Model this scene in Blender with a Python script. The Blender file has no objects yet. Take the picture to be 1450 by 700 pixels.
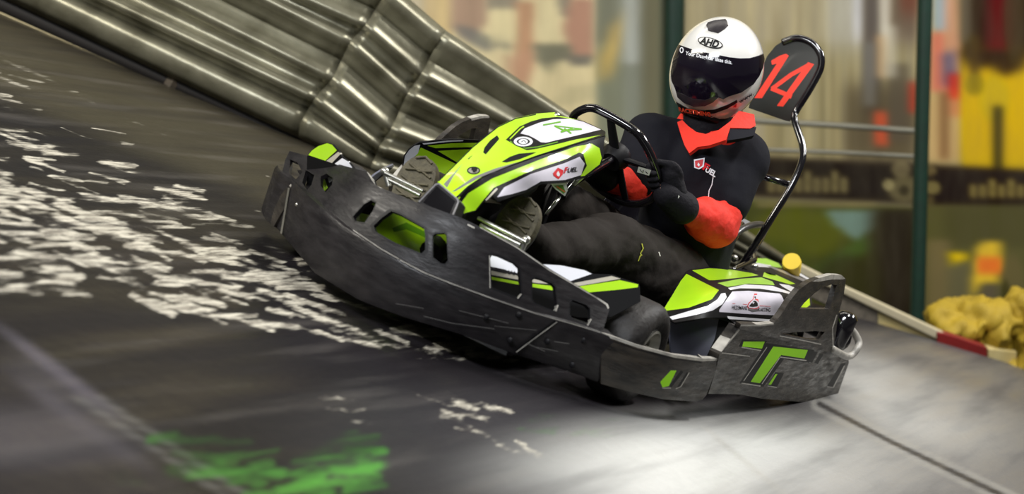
import bpy, bmesh, math, random
import numpy as np
from mathutils import Vector, Matrix
from mathutils.geometry import delaunay_2d_cdt
random.seed(4); np.random.seed(4)
C = bpy.context.scene.collection

# ------------------------------------------------------------------ frames
FPX = 3300.0
R = np.array([[-0.3832031016905506, 0.8469752192228291, 0.3684947229977415],
              [-0.0161376747748459, 0.3927487340948894, -0.9195042182174715],
              [-0.9235231227790688, -0.3583035164344643, -0.13683432246002725]])
T = np.array([0.29456142, 0.22522427, 7.36975515])
CK = -R.T @ T                                   # the camera seen from the kart
PITCH = math.radians(8.0); CAMZ = 2.7
RW = np.array([[1, 0, 0],
               [0, -math.sin(PITCH), math.cos(PITCH)],
               [0, -math.cos(PITCH), -math.sin(PITCH)]])
CW = np.array([0, 0, CAMZ])
KR = RW @ R; KT = RW @ T + CW
KM = Matrix([list(KR[0]) + [KT[0]], list(KR[1]) + [KT[1]], list(KR[2]) + [KT[2]], [0, 0, 0, 1]])
AX = {'X': 0, 'Y': 1, 'Z': 2}

def proj(p):
    y = R @ np.array(p, float) + T
    return np.array([725 + FPX * y[0] / y[2], 350 + FPX * y[1] / y[2]])
def ray(px, py):
    v = R.T @ np.array([(px - 725) / FPX, (py - 350) / FPX, 1.0])
    return v
def K(px, py, a, val):
    """point of the kart frame on a plane X, Y or Z = val seen at a photo position"""
    v = ray(px, py); i = AX[a]; t = (val - CK[i]) / v[i]
    return CK + t * v
def W(px, py, yw):
    """world point on the vertical plane y = yw"""
    v = RW @ np.array([(px - 725) / FPX, (py - 350) / FPX, 1.0])
    return CW + v * (yw / v[1])
def kw(p): return KR @ np.array(p) + KT
GX = R.T @ np.array([1.0, 0, 0]); GX[2] = 0; GX /= np.linalg.norm(GX)
GY = np.cross([0, 0, 1], GX)
GM = KM @ Matrix([[GX[0], GY[0], 0, 0], [GX[1], GY[1], 0, 0], [0, 0, 1, 0], [0, 0, 0, 1]])  # track frame: x along, y away, z up

# ------------------------------------------------------------------ materials
def s2l(c):
    return tuple(((v / 255) / 12.92 if v / 255 <= 0.04045 else ((v / 255 + 0.055) / 1.055) ** 2.4) for v in c)
MATS = {}
def mat(name, rgb, rough=0.5, metal=0.0, spec=0.5, noise=0.0, nscale=40, bump=0.0, bscale=80, stretch=(1, 1, 1), coat=0.0, dark=None, scratches=False, sheen=0):
    m = bpy.data.materials.new(name); m.use_nodes = True
    nt = m.node_tree; b = nt.nodes['Principled BSDF']
    col = (*s2l(rgb), 1)
    b.inputs['Base Color'].default_value = col
    b.inputs['Roughness'].default_value = rough
    b.inputs['Metallic'].default_value = metal
    b.inputs['Specular IOR Level'].default_value = spec
    b.inputs['Coat Weight'].default_value = coat
    b.inputs['Coat Roughness'].default_value = 0.08
    if sheen: b.inputs['Sheen Weight'].default_value = sheen
    tc = nt.nodes.new('ShaderNodeTexCoord'); mp = nt.nodes.new('ShaderNodeMapping')
    mp.inputs['Scale'].default_value = stretch
    nt.links.new(tc.outputs['Object'], mp.inputs['Vector'])
    if noise > 0:
        n = nt.nodes.new('ShaderNodeTexNoise'); n.inputs['Scale'].default_value = nscale; n.inputs['Detail'].default_value = 6
        nt.links.new(mp.outputs['Vector'], n.inputs['Vector'])
        mx = nt.nodes.new('ShaderNodeMixRGB'); mx.blend_type = 'MIX'
        r = nt.nodes.new('ShaderNodeMapRange'); r.inputs['From Min'].default_value = .35; r.inputs['From Max'].default_value = .7
        r.inputs['To Max'].default_value = noise
        nt.links.new(n.outputs['Fac'], r.inputs['Value']); nt.links.new(r.outputs['Result'], mx.inputs['Fac'])
        mx.inputs['Color1'].default_value = col; mx.inputs['Color2'].default_value = (*s2l(dark or (20, 20, 20)), 1)
        nt.links.new(mx.outputs['Color'], b.inputs['Base Color'])
    if bump > 0:
        n2 = nt.nodes.new('ShaderNodeTexNoise'); n2.inputs['Scale'].default_value = bscale; n2.inputs['Detail'].default_value = 5
        nt.links.new(mp.outputs['Vector'], n2.inputs['Vector'])
        bp = nt.nodes.new('ShaderNodeBump'); bp.inputs['Strength'].default_value = bump; bp.inputs['Distance'].default_value = .01
        nt.links.new(n2.outputs['Fac'], bp.inputs['Height']); nt.links.new(bp.outputs['Normal'], b.inputs['Normal'])
    if scratches:
        n3 = nt.nodes.new('ShaderNodeTexNoise'); n3.inputs['Scale'].default_value = 9; n3.inputs['Detail'].default_value = 8; n3.inputs['Roughness'].default_value = .7
        mp3 = nt.nodes.new('ShaderNodeMapping'); mp3.inputs['Scale'].default_value = (1, 1, 7)
        nt.links.new(tc.outputs['Object'], mp3.inputs['Vector']); nt.links.new(mp3.outputs['Vector'], n3.inputs['Vector'])
        r3 = nt.nodes.new('ShaderNodeMapRange'); r3.inputs['From Min'].default_value = .4; r3.inputs['From Max'].default_value = .68
        r3.inputs['To Min'].default_value = rough - .12; r3.inputs['To Max'].default_value = rough + .2
        nt.links.new(n3.outputs['Fac'], r3.inputs['Value']); nt.links.new(r3.outputs['Result'], b.inputs['Roughness'])
    MATS[name] = m
    return m
mat('scuff_grey', (92, 90, 88), .5)
mat('hoop_grey', (74, 72, 72), .3, metal=.4)
mat('black_plastic', (22, 20, 22), .4, spec=.25, noise=.5, nscale=16, dark=(46, 43, 44), scratches=True, bump=.08, bscale=60, stretch=(1, 1, 3))
mat('guard_plastic', (24, 22, 21), .38, spec=.3, noise=.75, nscale=14, dark=(62, 56, 49), scratches=True, bump=.1, bscale=60, stretch=(1, 1, 3))
mat('edge_highlight', (168, 164, 156), .4, noise=.6, nscale=30, dark=(70, 68, 66))  # pale highlights of moulded edges, painted on as lines
mat('dark', (14, 13, 16), .5, spec=.2)
mat('seam_black', (10, 10, 12), .5, spec=.15)
mat('slot_green', (140, 205, 22), .6, spec=.2)
mat('gloss_black', (16, 14, 18), .14, coat=.6)
mat('green', (172, 220, 30), .3, coat=.5, noise=.25, nscale=9, dark=(140, 196, 24))
mat('green_dark', (96, 150, 22), .35)
mat('green_dusty', (140, 186, 52), .4, noise=.6, nscale=40, dark=(120, 150, 70))
mat('white', (226, 226, 232), .3, coat=.4)
mat('sticker_white', (206, 202, 214), .35, noise=.2, nscale=30, dark=(180, 176, 186))
mat('beige', (178, 172, 156), .4)
mat('silver_grey', (120, 118, 120), .35, metal=.3)
mat('chrome', (220, 222, 218), .18, metal=1.0)
mat('steel', (190, 188, 180), .3, metal=.9)
mat('tube_black', (18, 15, 20), .16, coat=.7)
mat('pod_dark', (112, 114, 130), .42, metal=.45, coat=.15)
mat('tyre', (28, 26, 26), .55, spec=.3, noise=.6, nscale=14, dark=(52, 48, 45), bump=.3, bscale=50)
mat('sole', (84, 77, 56), .7, noise=.6, nscale=60, dark=(52, 47, 36), bump=.3, bscale=120)
mat('shoe', (34, 30, 30), .7, bump=.2)
mat('shirt', (21, 21, 27), .9, spec=.15, noise=.4, nscale=300, dark=(27, 27, 33), bump=.3, bscale=18)
mat('trousers', (38, 34, 31), .9, spec=.15, noise=.5, nscale=250, dark=(48, 43, 39), bump=.6, bscale=14)
mat('red_cloth', (212, 36, 12), .8, bump=.5, bscale=30, noise=.35, nscale=20, dark=(196, 34, 18))
mat('glove', (15, 13, 19), .75, spec=.2, bump=.3)
mat('skin', (150, 105, 85), .6)
mat('helmet_white', (216, 214, 210), .16, coat=1.0)
mat('visor', (16, 10, 22), .12, coat=.3)
mat('vent_black', (26, 22, 28), .35, noise=.6, nscale=60, dark=(52, 46, 50))
mat('red', (200, 24, 36), .4)
mat('orange_red', (244, 84, 50), .45)
mat('plate_red', (238, 52, 24), .4)
mat('plate_black', (34, 35, 33), .3, coat=.4)
mat('yellow_cap', (226, 196, 60), .5)
mat('lime_text', (88, 150, 24), .5)
mat('label_grey', (190, 190, 180), .6)
mat('yellow_thread', (170, 170, 50), .7)

# ------------------------------------------------------------------ mesh helpers
def link(name, me, m=None, parent=None, smooth=False):
    o = bpy.data.objects.new(name, me); C.objects.link(o)
    if m:
        for x in (m if isinstance(m, (list, tuple)) else [m]):
            me.materials.append(MATS[x] if isinstance(x, str) else x)
    if parent: o.parent = parent
    if smooth:
        me.polygons.foreach_set('use_smooth', [True] * len(me.polygons))
    return o
def from_data(name, V, F, m, parent=None, smooth=False, mi=None, sharp=None):
    me = bpy.data.meshes.new(name); me.from_pydata([tuple(map(float, v)) for v in V], [], [tuple(map(int, f)) for f in F]); me.update()
    o = link(name, me, m, parent, smooth)
    if mi is not None: me.polygons.foreach_set('material_index', mi)
    if sharp: me.set_sharp_from_angle(angle=math.radians(sharp))
    return o
def tag(o, label=None, cat=None, group=None, kind=None):
    for k, v in (('label', label), ('category', cat), ('group', group), ('kind', kind)):
        if v: o[k] = v
    return o

class MB:
    def __init__(s): s.V = []; s.F = []; s.M = []
    def add(s, V, F, mi=0):
        n = len(s.V); s.V += [np.array(v, float) for v in V]; s.F += [tuple(i + n for i in f) for f in F]; s.M += [mi] * len(F)
    def tube(s, pts, r, seg=10, mi=0, closed=False, caps=True, flat=1.0):
        pts = [np.array(p, float) for p in pts]; n = len(pts)
        rs = r if isinstance(r, (list, tuple)) else [r] * n
        prev = None; V = []
        for i in range(n):
            if closed: t = pts[(i + 1) % n] - pts[i - 1]
            else: t = pts[min(i + 1, n - 1)] - pts[max(i - 1, 0)]
            t = t / (np.linalg.norm(t) + 1e-12)
            if prev is None:
                a = np.array([0, 0, 1.0]) if abs(t[2]) < .9 else np.array([1.0, 0, 0])
                u = np.cross(t, a)
            else: u = prev - t * (prev @ t)
            u /= np.linalg.norm(u); prev = u; w = np.cross(t, u)
            for k in range(seg):
                a = 2 * math.pi * k / seg
                V.append(pts[i] + rs[i] * (math.cos(a) * u + flat * math.sin(a) * w))
        F = []
        m = n if closed else n - 1
        for i in range(m):
            j = (i + 1) % n
            for k in range(seg):
                l = (k + 1) % seg
                F.append((i * seg + k, i * seg + l, j * seg + l, j * seg + k))
        if caps and not closed:
            F.append(tuple(range(seg))[::-1]); F.append(tuple((n - 1) * seg + k for k in range(seg)))
        s.add(V, F, mi)
    def box(s, c, ax, ay, az, mi=0):
        c, ax, ay, az = (np.array(x, float) for x in (c, ax, ay, az))
        V = [c + i * ax + j * ay + k * az for i in (-1, 1) for j in (-1, 1) for k in (-1, 1)]
        s.add(V, [(0, 1, 3, 2), (4, 6, 7, 5), (0, 4, 5, 1), (2, 3, 7, 6), (0, 2, 6, 4), (1, 5, 7, 3)], mi)
    def ell(s, c, ax, ay, az, nu=20, nv=12, mi=0):
        c, ax, ay, az = (np.array(x, float) for x in (c, ax, ay, az))
        V = [c + az]; F = []
        for i in range(1, nv):
            p = math.pi * i / nv
            for j in range(nu):
                a = 2 * math.pi * j / nu
                V.append(c + math.sin(p) * (math.cos(a) * ax + math.sin(a) * ay) + math.cos(p) * az)
        V.append(c - az); L = len(V) - 1
        for j in range(nu):
            k = (j + 1) % nu
            F.append((0, 1 + j, 1 + k)); F.append((L, 1 + (nv - 2) * nu + k, 1 + (nv - 2) * nu + j))
            for i in range(nv - 2):
                F.append((1 + i * nu + j, 1 + (i + 1) * nu + j, 1 + (i + 1) * nu + k, 1 + i * nu + k))
        s.add(V, F, mi)
    def capsule(s, a, b, ra, rb, seg=18):
        a = np.array(a, float); b = np.array(b, float); d = b - a; L = np.linalg.norm(d)
        pts = []; rs = []
        t = d / L
        for k in range(5):
            q = math.pi / 2 * (k / 5); pts.append(a - t * ra * math.cos(q)); rs.append(max(ra * math.sin(q), .002))
        for k in range(7):
            f = k / 6; pts.append(a + d * f); rs.append(ra + (rb - ra) * f)
        for k in range(1, 6):
            q = math.pi / 2 * (k / 5); pts.append(b + t * rb * math.sin(q)); rs.append(max(rb * math.cos(q), .002))
        s.tube(pts, rs, seg)
    def build(s, name, m, parent=None, smooth=False, sharp=None):
        return from_data(name, s.V, s.F, m, parent, smooth, s.M, sharp)

def smooth_path(P, n=8, closed=False):
    P = [np.array(p, float) for p in P]; out = []; N = len(P)
    rng = range(N) if closed else range(N - 1)
    for i in rng:
        if closed: p0, p1, p2, p3 = P[i - 1], P[i], P[(i + 1) % N], P[(i + 2) % N]
        else: p0, p1, p2, p3 = P[max(i - 1, 0)], P[i], P[i + 1], P[min(i + 2, N - 1)]
        for k in range(n):
            t = k / n
            out.append(.5 * ((2 * p1) + (-p0 + p2) * t + (2 * p0 - 5 * p1 + 4 * p2 - p3) * t * t + (-p0 + 3 * p1 - 3 * p2 + p3) * t ** 3))
    if not closed: out.append(P[-1])
    return out

def inside(poly, x, y):
    poly = np.asarray(poly, float); x = np.asarray(x, float); y = np.asarray(y, float)
    r = np.zeros(x.shape, bool); n = len(poly); j = n - 1
    for i in range(n):
        xi, yi = poly[i]; xj, yj = poly[j]
        c = ((yi > y) != (yj > y)) & (x < (xj - xi) * (y - yi) / ((yj - yi) + 1e-12) + xi)
        r ^= c; j = i
    return r

class Surf:
    """smooth surface through control points: a photo position plus the kart coordinate that lies there"""
    def __init__(s, ctrl, reg=1e-3):
        P = np.array([c[:2] for c in ctrl], float); s.c = P.mean(0); s.k = 100.0
        Q = (P - s.c) / s.k; n = len(Q)
        d = []
        for c in ctrl:
            p = K(*c) if len(c) == 4 else K(c[0], c[1], 'Y', c[2])
            d.append((R @ p + T)[2])
        D = np.linalg.norm(Q[:, None] - Q[None], axis=2)
        A = np.zeros((n + 3, n + 3)); A[:n, :n] = s.phi(D) + reg * np.eye(n); A[:n, n] = 1; A[:n, n + 1:] = Q; A[n, :n] = 1; A[n + 1:, :n] = Q.T
        s.w = np.linalg.solve(A, np.array(d + [0, 0, 0])); s.Q = Q
    @staticmethod
    def phi(r): return np.where(r > 1e-9, r * r * np.log(np.maximum(r, 1e-9)), 0)
    def __call__(s, px, py, eps=0.0):
        q = (np.array([px, py]) - s.c) / s.k
        d = s.phi(np.linalg.norm(s.Q - q, axis=1)) @ s.w[:-3] + s.w[-3] + s.w[-2:] @ q - eps
        y = np.array([(px - 725) / FPX * d, (py - 350) / FPX * d, d])
        return R.T @ (y - T)
def plane(a, val): return lambda px, py, eps=0.0: K(px, py, a, val) - ray(px, py) / np.linalg.norm(ray(px, py)) * eps

def stroke(pts, w):
    """closed outline of a thick polyline"""
    P = [np.array(p, float) for p in pts]; L = []; Rr = []
    for i, p in enumerate(P):
        t = P[min(i + 1, len(P) - 1)] - P[max(i - 1, 0)]; t /= np.linalg.norm(t); n = np.array([-t[1], t[0]]) * w / 2
        L.append(p + n); Rr.append(p - n)
    return L + Rr[::-1]

def sheet(name, surf, outline, regions, mats, thick=.005, step=5.0, holes=(), parent=None, sharp=28, post=None, flat=False):
    """a moulded shell: outline, cut-outs and colour fields on a surface, given a real thickness"""
    V = []; E = []
    def addpoly(p, closed=True):
        n0 = len(V); p = [np.array(q, float) for q in p]; pts = []
        for i in range(len(p)):
            a = p[i]; b = p[(i + 1) % len(p)]; m = max(1, int(np.linalg.norm(b - a) / step))
            for k in range(m): pts.append(a + (b - a) * k / m)
        for q in pts: V.append(Vector((q[0], q[1])))
        n = len(pts)
        for i in range(n): E.append((n0 + i, n0 + (i + 1) % n))
    addpoly(outline)
    for h in holes: addpoly(h)
    for _, p in regions: addpoly(p)
    O = np.array(outline, float); lo = O.min(0); hi = O.max(0)
    gx = np.arange(lo[0], hi[0], step); gy = np.arange(lo[1], hi[1], step)
    X, Y = np.meshgrid(gx, gy); X = X.ravel() + .31; Y = Y.ravel() + .17
    k = inside(O, X, Y)
    for x, y in zip(X[k], Y[k]): V.append(Vector((x, y)))
    vs, es, fs, *_ = delaunay_2d_cdt(V, E, [], 0, 1e-4)
    P = np.array([[v.x, v.y] for v in vs]); F = np.array([list(f) for f in fs if len(f) == 3])
    cen = P[F].mean(1)
    keep = inside(O, cen[:, 0], cen[:, 1])
    for h in holes: keep &= ~inside(h, cen[:, 0], cen[:, 1])
    mi = np.zeros(len(F), int)
    for m, p in regions: mi[inside(p, cen[:, 0], cen[:, 1])] = mats.index(m)
    F = F[keep]; mi = mi[keep]
    used = np.unique(F); mp = -np.ones(len(P), int); mp[used] = np.arange(len(used)); F = mp[F]; P = P[used]
    X3 = np.array([surf(x, y) for x, y in P])
    if post: X3 = np.array([post(x) for x in X3])
    nf = np.cross(X3[F[:, 1]] - X3[F[:, 0]], X3[F[:, 2]] - X3[F[:, 0]])
    cc = X3[F].mean(1); s = np.sum(nf * (cc - CK), 1).sum()
    if s > 0: F = F[:, ::-1]; nf = -nf
    N = np.zeros_like(X3)
    for i in range(3): np.add.at(N, F[:, i], nf)
    N /= np.linalg.norm(N, axis=1)[:, None] + 1e-12
    n = len(X3); VV = np.vstack([X3, X3 - N * thick])
    cnt = {}
    for t in F:
        for i in range(3):
            e = (t[i], t[(i + 1) % 3]); cnt[e] = cnt.get(e, 0) + 1
    rim = []; rmi = []
    fm = {}
    for t, m in zip(F, mi):
        for i in range(3): fm[(t[i], t[(i + 1) % 3])] = m
    for (a, b) in cnt:
        if (b, a) not in cnt: rim.append((b, a, a + n, b + n)); rmi.append(fm[(a, b)])
    FF = [tuple(t) for t in F] + [(t[2] + n, t[1] + n, t[0] + n) for t in F] + rim
    M = list(mi) + list(mi) + rmi
    o = from_data(name, VV, FF, mats, parent, True, M, sharp)
    return o

def mirror(o, name=None, parent=None):
    me = o.data.copy(); 
    for v in me.vertices: v.co.y = -v.co.y
    me.flip_normals(); me.update()
    n = bpy.data.objects.new(name or o.name.split('.')[0], me); C.objects.link(n); n.parent = parent or o.parent
    return n

def text_on(name, txt, surf, org, right, up, m, parent, eps=.0015, bold=.0, shear=0, size_w=True):
    """lettering: org = photo position of the lower left, right/up = full width and cap height vectors"""
    cu = bpy.data.curves.new('t', 'FONT'); cu.body = txt; cu.size = 1; cu.offset = bold; cu.shear = shear; cu.resolution_u = 3
    ob = bpy.data.objects.new('t', cu); C.objects.link(ob)
    me = bpy.data.meshes.new_from_object(ob); bpy.data.objects.remove(ob); bpy.data.curves.remove(cu)
    co = np.array([v.co[:] for v in me.vertices])
    x0, x1 = co[:, 0].min(), co[:, 0].max(); h = .72
    org, right, up = (np.array(q, float) for q in (org, right, up))
    for i, v in enumerate(me.vertices):
        p = org + right * ((co[i, 0] - x0) / (x1 - x0)) + up * (co[i, 1] / h)
        v.co = surf(p[0], p[1], eps)
    me.name = name
    nrm = np.zeros(3)
    me.update()
    for p in me.polygons[:40]:
        nrm += np.array(p.normal) * p.area
    if nrm @ (np.array(me.vertices[0].co) - CK) > 0: me.flip_normals()
    o = link(name, me, m, parent)
    return o
def decal(name, polys, surf, m, parent, eps=.0012, thick=.0006, step=4):
    """flat printed marks; polys is a list of outlines in one material each"""
    mb = MB(); mats = []
    for mm, p in polys:
        if mm not in mats: mats.append(mm)
        vs = [Vector(q) for q in p]; es = [(i, (i + 1) % len(p)) for i in range(len(p))]
        v2, _, f2, *_ = delaunay_2d_cdt(vs, es, [], 1, 1e-4)
        V = [surf(v.x, v.y, eps) for v in v2]
        mb.add(V, [tuple(f) for f in f2], mats.index(mm)); eps += .0004
    o = mb.build(name, mats, parent)
    return o

def blob(name, mb, m, parent, vox=.007, smooth_it=8, disp=0, dscale=.1, extra_mats=None):
    """fuse overlapping volumes of a body or garment into one continuous skin"""
    o = mb.build(name, m, parent)
    r = o.modifiers.new('r', 'REMESH'); r.mode = 'VOXEL'; r.voxel_size = vox; r.use_smooth_shade = True
    s = o.modifiers.new('s', 'SMOOTH'); s.iterations = smooth_it; s.factor = .6
    if disp:
        tx = bpy.data.textures.new(name, 'CLOUDS'); tx.noise_scale = dscale; tx.noise_depth = 2
        d = o.modifiers.new('d', 'DISPLACE'); d.texture = tx; d.strength = disp; d.mid_level = .5; d.texture_coords = 'LOCAL'
    dg = bpy.context.evaluated_depsgraph_get(); dg.update()
    me = bpy.data.meshes.new_from_object(o.evaluated_get(dg))
    o.modifiers.clear(); o.data = me
    if not me.materials:
        me.materials.append(MATS[m])
    me.polygons.foreach_set('use_smooth', [True] * len(me.polygons))
    return o

# ================================================================== TRACK SURFACE
BX = np.array([-6, -3.2, -2.2, -1.6, -0.9, 0.2, 1.25, 2.2, 3.2, 5.0]); BY = np.array([3.0, 1.72, 1.5, 1.34, 1.28, 1.75, 2.68, 3.28, 3.9, 5.0])
def edge_y(x):
    xs = np.asarray(x, float)
    return sum(np.interp(xs + d, BX, BY) for d in (-.4, -.2, 0, .2, .4)) / 5
def gpx(x, y):
    p = GX * x + GY * y
    q = (R @ p.reshape(3, -1) if False else None)
    return proj(p)
def seg_d(P, pts):
    d = np.full(len(P), 1e9)
    for a, b in zip(pts[:-1], pts[1:]):
        a = np.array(a, float); b = np.array(b, float); ab = b - a
        t = np.clip(((P - a) @ ab) / (ab @ ab), 0, 1); d = np.minimum(d, np.linalg.norm(P - a - t[:, None] * ab, axis=1))
    return d
def sm(a, b, x): t = np.clip((x - a) / (b - a), 0, 1); return t * t * (3 - 2 * t)
def build_track():
    xs = np.concatenate([np.arange(-7, -2.9, .2), np.arange(-2.9, 2.7, .012), np.arange(2.7, 4.1, .1)])
    nv = 230; t = np.linspace(0, 1, nv) ** 0.9
    V = []
    XX = np.repeat(xs[:, None], nv, 1); E0 = edge_y(xs) + .05; Y0 = -6.0
    YY = Y0 + (E0[:, None] - Y0) * t[None]
    P3 = XX.ravel()[:, None] * GX + YY.ravel()[:, None] * GY
    cam = P3 @ R.T + T; z = np.maximum(cam[:, 2], .3)
    P = np.stack([725 + FPX * cam[:, 0] / z, 350 + FPX * cam[:, 1] / z], 1)
    P[cam[:, 2] < .5] = 9999
    n = len(P)
    col = np.tile(np.array(s2l((33, 30, 34))), (n, 1))
    def paint(c, a): 
        nonlocal col
        col = col * (1 - a[:, None]) + np.array(s2l(c)) * a[:, None]
    def blobm(cx, cy, rx, ry, rot=0, s=.6):
        c, q = math.cos(math.radians(rot)), math.sin(math.radians(rot)); dx = P[:, 0] - cx; dy = P[:, 1] - cy
        u = (dx * c + dy * q) / rx; v = (-dx * q + dy * c) / ry
        return 1 - sm(1 - s, 1 + s, np.sqrt(u * u + v * v))
    # olive worn lane beside the guard rail
    lane = 1 - sm(-20, 25, P[:, 1] - np.interp(P[:, 0], [0, 150, 420, 700], [130, 190, 300, 430]))
    paint((86, 80, 64), .9 * lane * (P[:, 0] < 900))
    paint((38, 33, 38), .7 * blobm(330, 420, 260, 40, 24)); paint((36, 32, 38), .85 * blobm(240, 480, 300, 28, 6))
    paint((38, 34, 40), .7 * blobm(230, 560, 160, 50, 0)); paint((40, 36, 42), .8 * blobm(400, 560, 130, 40, 0))
    paint((74, 72, 76), .7 * blobm(620, 620, 190, 70, 0)); paint((96, 94, 96), .5 * blobm(740, 690, 160, 50, 0))
    paint((92, 88, 96), .6 * blobm(110, 575, 110, 26, 37)); paint((70, 66, 70), .7 * blobm(40, 620, 160, 40, 0))
    paint((204, 204, 200), 1.0 * blobm(1010, 665, 260, 66, 0)); paint((176, 176, 174), .8 * blobm(1290, 570, 140, 60, 20))  # this line and next: gloss reflection painted into the deck as pale patches
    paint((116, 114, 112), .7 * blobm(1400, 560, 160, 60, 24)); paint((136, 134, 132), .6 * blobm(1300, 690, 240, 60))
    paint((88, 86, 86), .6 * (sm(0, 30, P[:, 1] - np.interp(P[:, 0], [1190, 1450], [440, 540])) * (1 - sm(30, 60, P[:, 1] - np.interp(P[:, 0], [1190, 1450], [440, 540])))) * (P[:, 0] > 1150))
    w = np.zeros(n); g = np.zeros(n)
    def wl(pts, wd, a=1.0):
        nonlocal w
        w = np.maximum(w, a * np.exp(-(seg_d(P, pts) / wd) ** 2))
    def gl(pts, wd, a=1.0):
        nonlocal g
        g = np.maximum(g, a * np.exp(-(seg_d(P, pts) / wd) ** 2))
    wl([(-20, 75), (60, 108), (135, 148)], 6, .95); wl([(150, 155), (230, 190), (300, 215)], 4, .8); wl([(335, 232), (385, 252)], 3, .9); wl([(360, 298), (372, 300)], 3, 1)
    wl([(-20, 180), (60, 202), (120, 220), (190, 250), (290, 276)], 14, .8); wl([(-20, 190), (0, 205), (50, 215)], 10, .7)
    wl([(-20, 262), (40, 290), (110, 345), (170, 385), (235, 435)], 17, 1.0); wl([(0, 250), (90, 300), (180, 345)], 14, .85)
    wl([(60, 262), (130, 290), (220, 330), (300, 350)], 15, .8); wl([(120, 280), (200, 290), (300, 310), (350, 330)], 13, .8)
    wl([(-20, 330), (20, 360), (70, 370)], 22, .95); wl([(-20, 400), (60, 405), (120, 415)], 18, .95); wl([(235, 435), (300, 445), (420, 465), (450, 470)], 9, .95)
    wl([(240, 270), (300, 310), (360, 340), (420, 370), (440, 385)], 10, .8); wl([(340, 335), (400, 355), (440, 385)], 5, .9)
    wl([(220, 375), (270, 400), (340, 430)], 16, .9); wl([(300, 385), (380, 425), (440, 455), (540, 470)], 13, .85); wl([(440, 455), (560, 490), (700, 515)], 9, .95)
    wl([(560, 508), (620, 508), (700, 518)], 4, .8); wl([(230, 320), (330, 360), (400, 395)], 10, .6)
    wl([(600, 562), (640, 575)], 5, 1); wl([(640, 566), (700, 580), (720, 584)], 8, 1); wl([(630, 585), (680, 612), (720, 638), (762, 648)], 8, 1.05)
    wl([(460, 575), (540, 580)], 6, .85); wl([(455, 592), (530, 597)], 6, .9); wl([(270, 550), (310, 565)], 5, .6); wl([(930, 590), (1000, 598)], 5, .8); wl([(960, 640), (1000, 636)], 4, .6)
    wl([(1160, 632), (1190, 634)], 3, .9); wl([(1210, 540), (1290, 549)], 6, .85); wl([(1340, 600), (1370, 604)], 4, .8)
    gl([(225, 622), (330, 628)], 16, 1); gl([(240, 665), (330, 670), (380, 672)], 22, .9); gl([(460, 640), (500, 622), (515, 660)], 26, 1); gl([(390, 692), (470, 685), (540, 678)], 10, 1.1)
    gl([(760, 608), (880, 612)], 20, .62); gl([(80, 660), (200, 690), (300, 694)], 26, .5); gl([(470, 655), (540, 660)], 22, .8); gl([(1240, 588), (1290, 606)], 10, .3)
    w *= .72; g *= .8
    rg_ = random.Random(11)
    def dabs(polyg, n_, L, Wd, arr, amp, ang):
        pg = np.array(polyg, float); lo = pg.min(0); hi = pg.max(0); k = 0
        while k < n_:
            x = rg_.uniform(lo[0], hi[0]); y = rg_.uniform(lo[1], hi[1])
            if not inside(pg, np.array([x]), np.array([y]))[0]: continue
            k += 1; ln = rg_.uniform(*L); a = math.radians(rg_.uniform(*ang)); th = rg_.uniform(*Wd); am = rg_.uniform(*amp)
            sel = (np.abs(P[:, 0] - x) < ln + 20) & (np.abs(P[:, 1] - y) < ln + 20)
            d = seg_d(P[sel], [(x - ln / 2 * math.cos(a), y - ln / 2 * math.sin(a)), (x + ln / 2 * math.cos(a), y + ln / 2 * math.sin(a))])
            arr[sel] = np.maximum(arr[sel], am * np.exp(-(d / th) ** 2))
    dabs([(-40, 170), (120, 212), (300, 276), (450, 372), (400, 410), (250, 345), (120, 300), (-40, 250)], 90, (14, 60), (2.5, 6), w, (.7, 1.15), (-4, 22))
    dabs([(-40, 240), (100, 290), (330, 362), (560, 448), (720, 512), (640, 512), (420, 475), (240, 445), (130, 385), (-40, 320)], 150, (14, 70), (3, 8), w, (.8, 1.25), (-4, 26))
    dabs([(-40, 330), (80, 360), (135, 418), (-40, 430)], 22, (20, 60), (5, 10), w, (.8, 1.2), (-4, 14))
    dabs([(-40, 70), (60, 105), (160, 150), (200, 230), (60, 200), (-40, 175)], 18, (14, 60), (2, 5), w, (.5, .95), (8, 26))
    dabs([(590, 560), (720, 575), (765, 650), (720, 645), (620, 590)], 14, (12, 36), (3, 6), w, (.7, 1.1), (4, 24))
    dabs([(450, 560), (550, 575), (545, 605), (450, 600)], 10, (12, 50), (2, 4), w, (.6, 1), (-2, 8))
    dabs([(215, 612), (380, 622), (390, 705), (300, 705)], 26, (20, 70), (6, 14), g, (.6, 1.1), (-12, 10))
    dabs([(430, 640), (510, 612), (548, 650), (545, 700), (400, 705)], 26, (20, 60), (6, 13), g, (.7, 1.2), (-20, 5))
    dabs([(60, 640), (220, 650), (300, 700), (60, 705)], 14, (30, 90), (8, 14), g, (.35, .6), (-8, 8)); dabs([(740, 590), (860, 590), (900, 622), (760, 625)], 12, (30, 80), (6, 12), g, (.45, .75), (-6, 6))
    # seams between the deck panels
    seam = np.minimum(seg_d(P, [(-200, 350), (0, 478), (150, 580), (330, 700), (480, 800)]), seg_d(P, [(1160, 572), (1260, 625), (1390, 688), (1500, 740)]))
    seam2 = seg_d(P, [(960, 570), (1020, 625), (1110, 700), (1200, 780)])
    paint((22, 20, 22), .8 * (1 - sm(1.5, 5, seam))); paint((150, 148, 142), .5 * ((1 - sm(1, 6, np.abs(seam - 8))) * (P[:, 1] > 560))); paint((180, 178, 172), .6 * (1 - sm(1, 6, seam2)) * (P[:, 1] > 605))
    paint((122, 116, 128), .7 * blobm(80, 525, 100, 9, 37))
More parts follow.
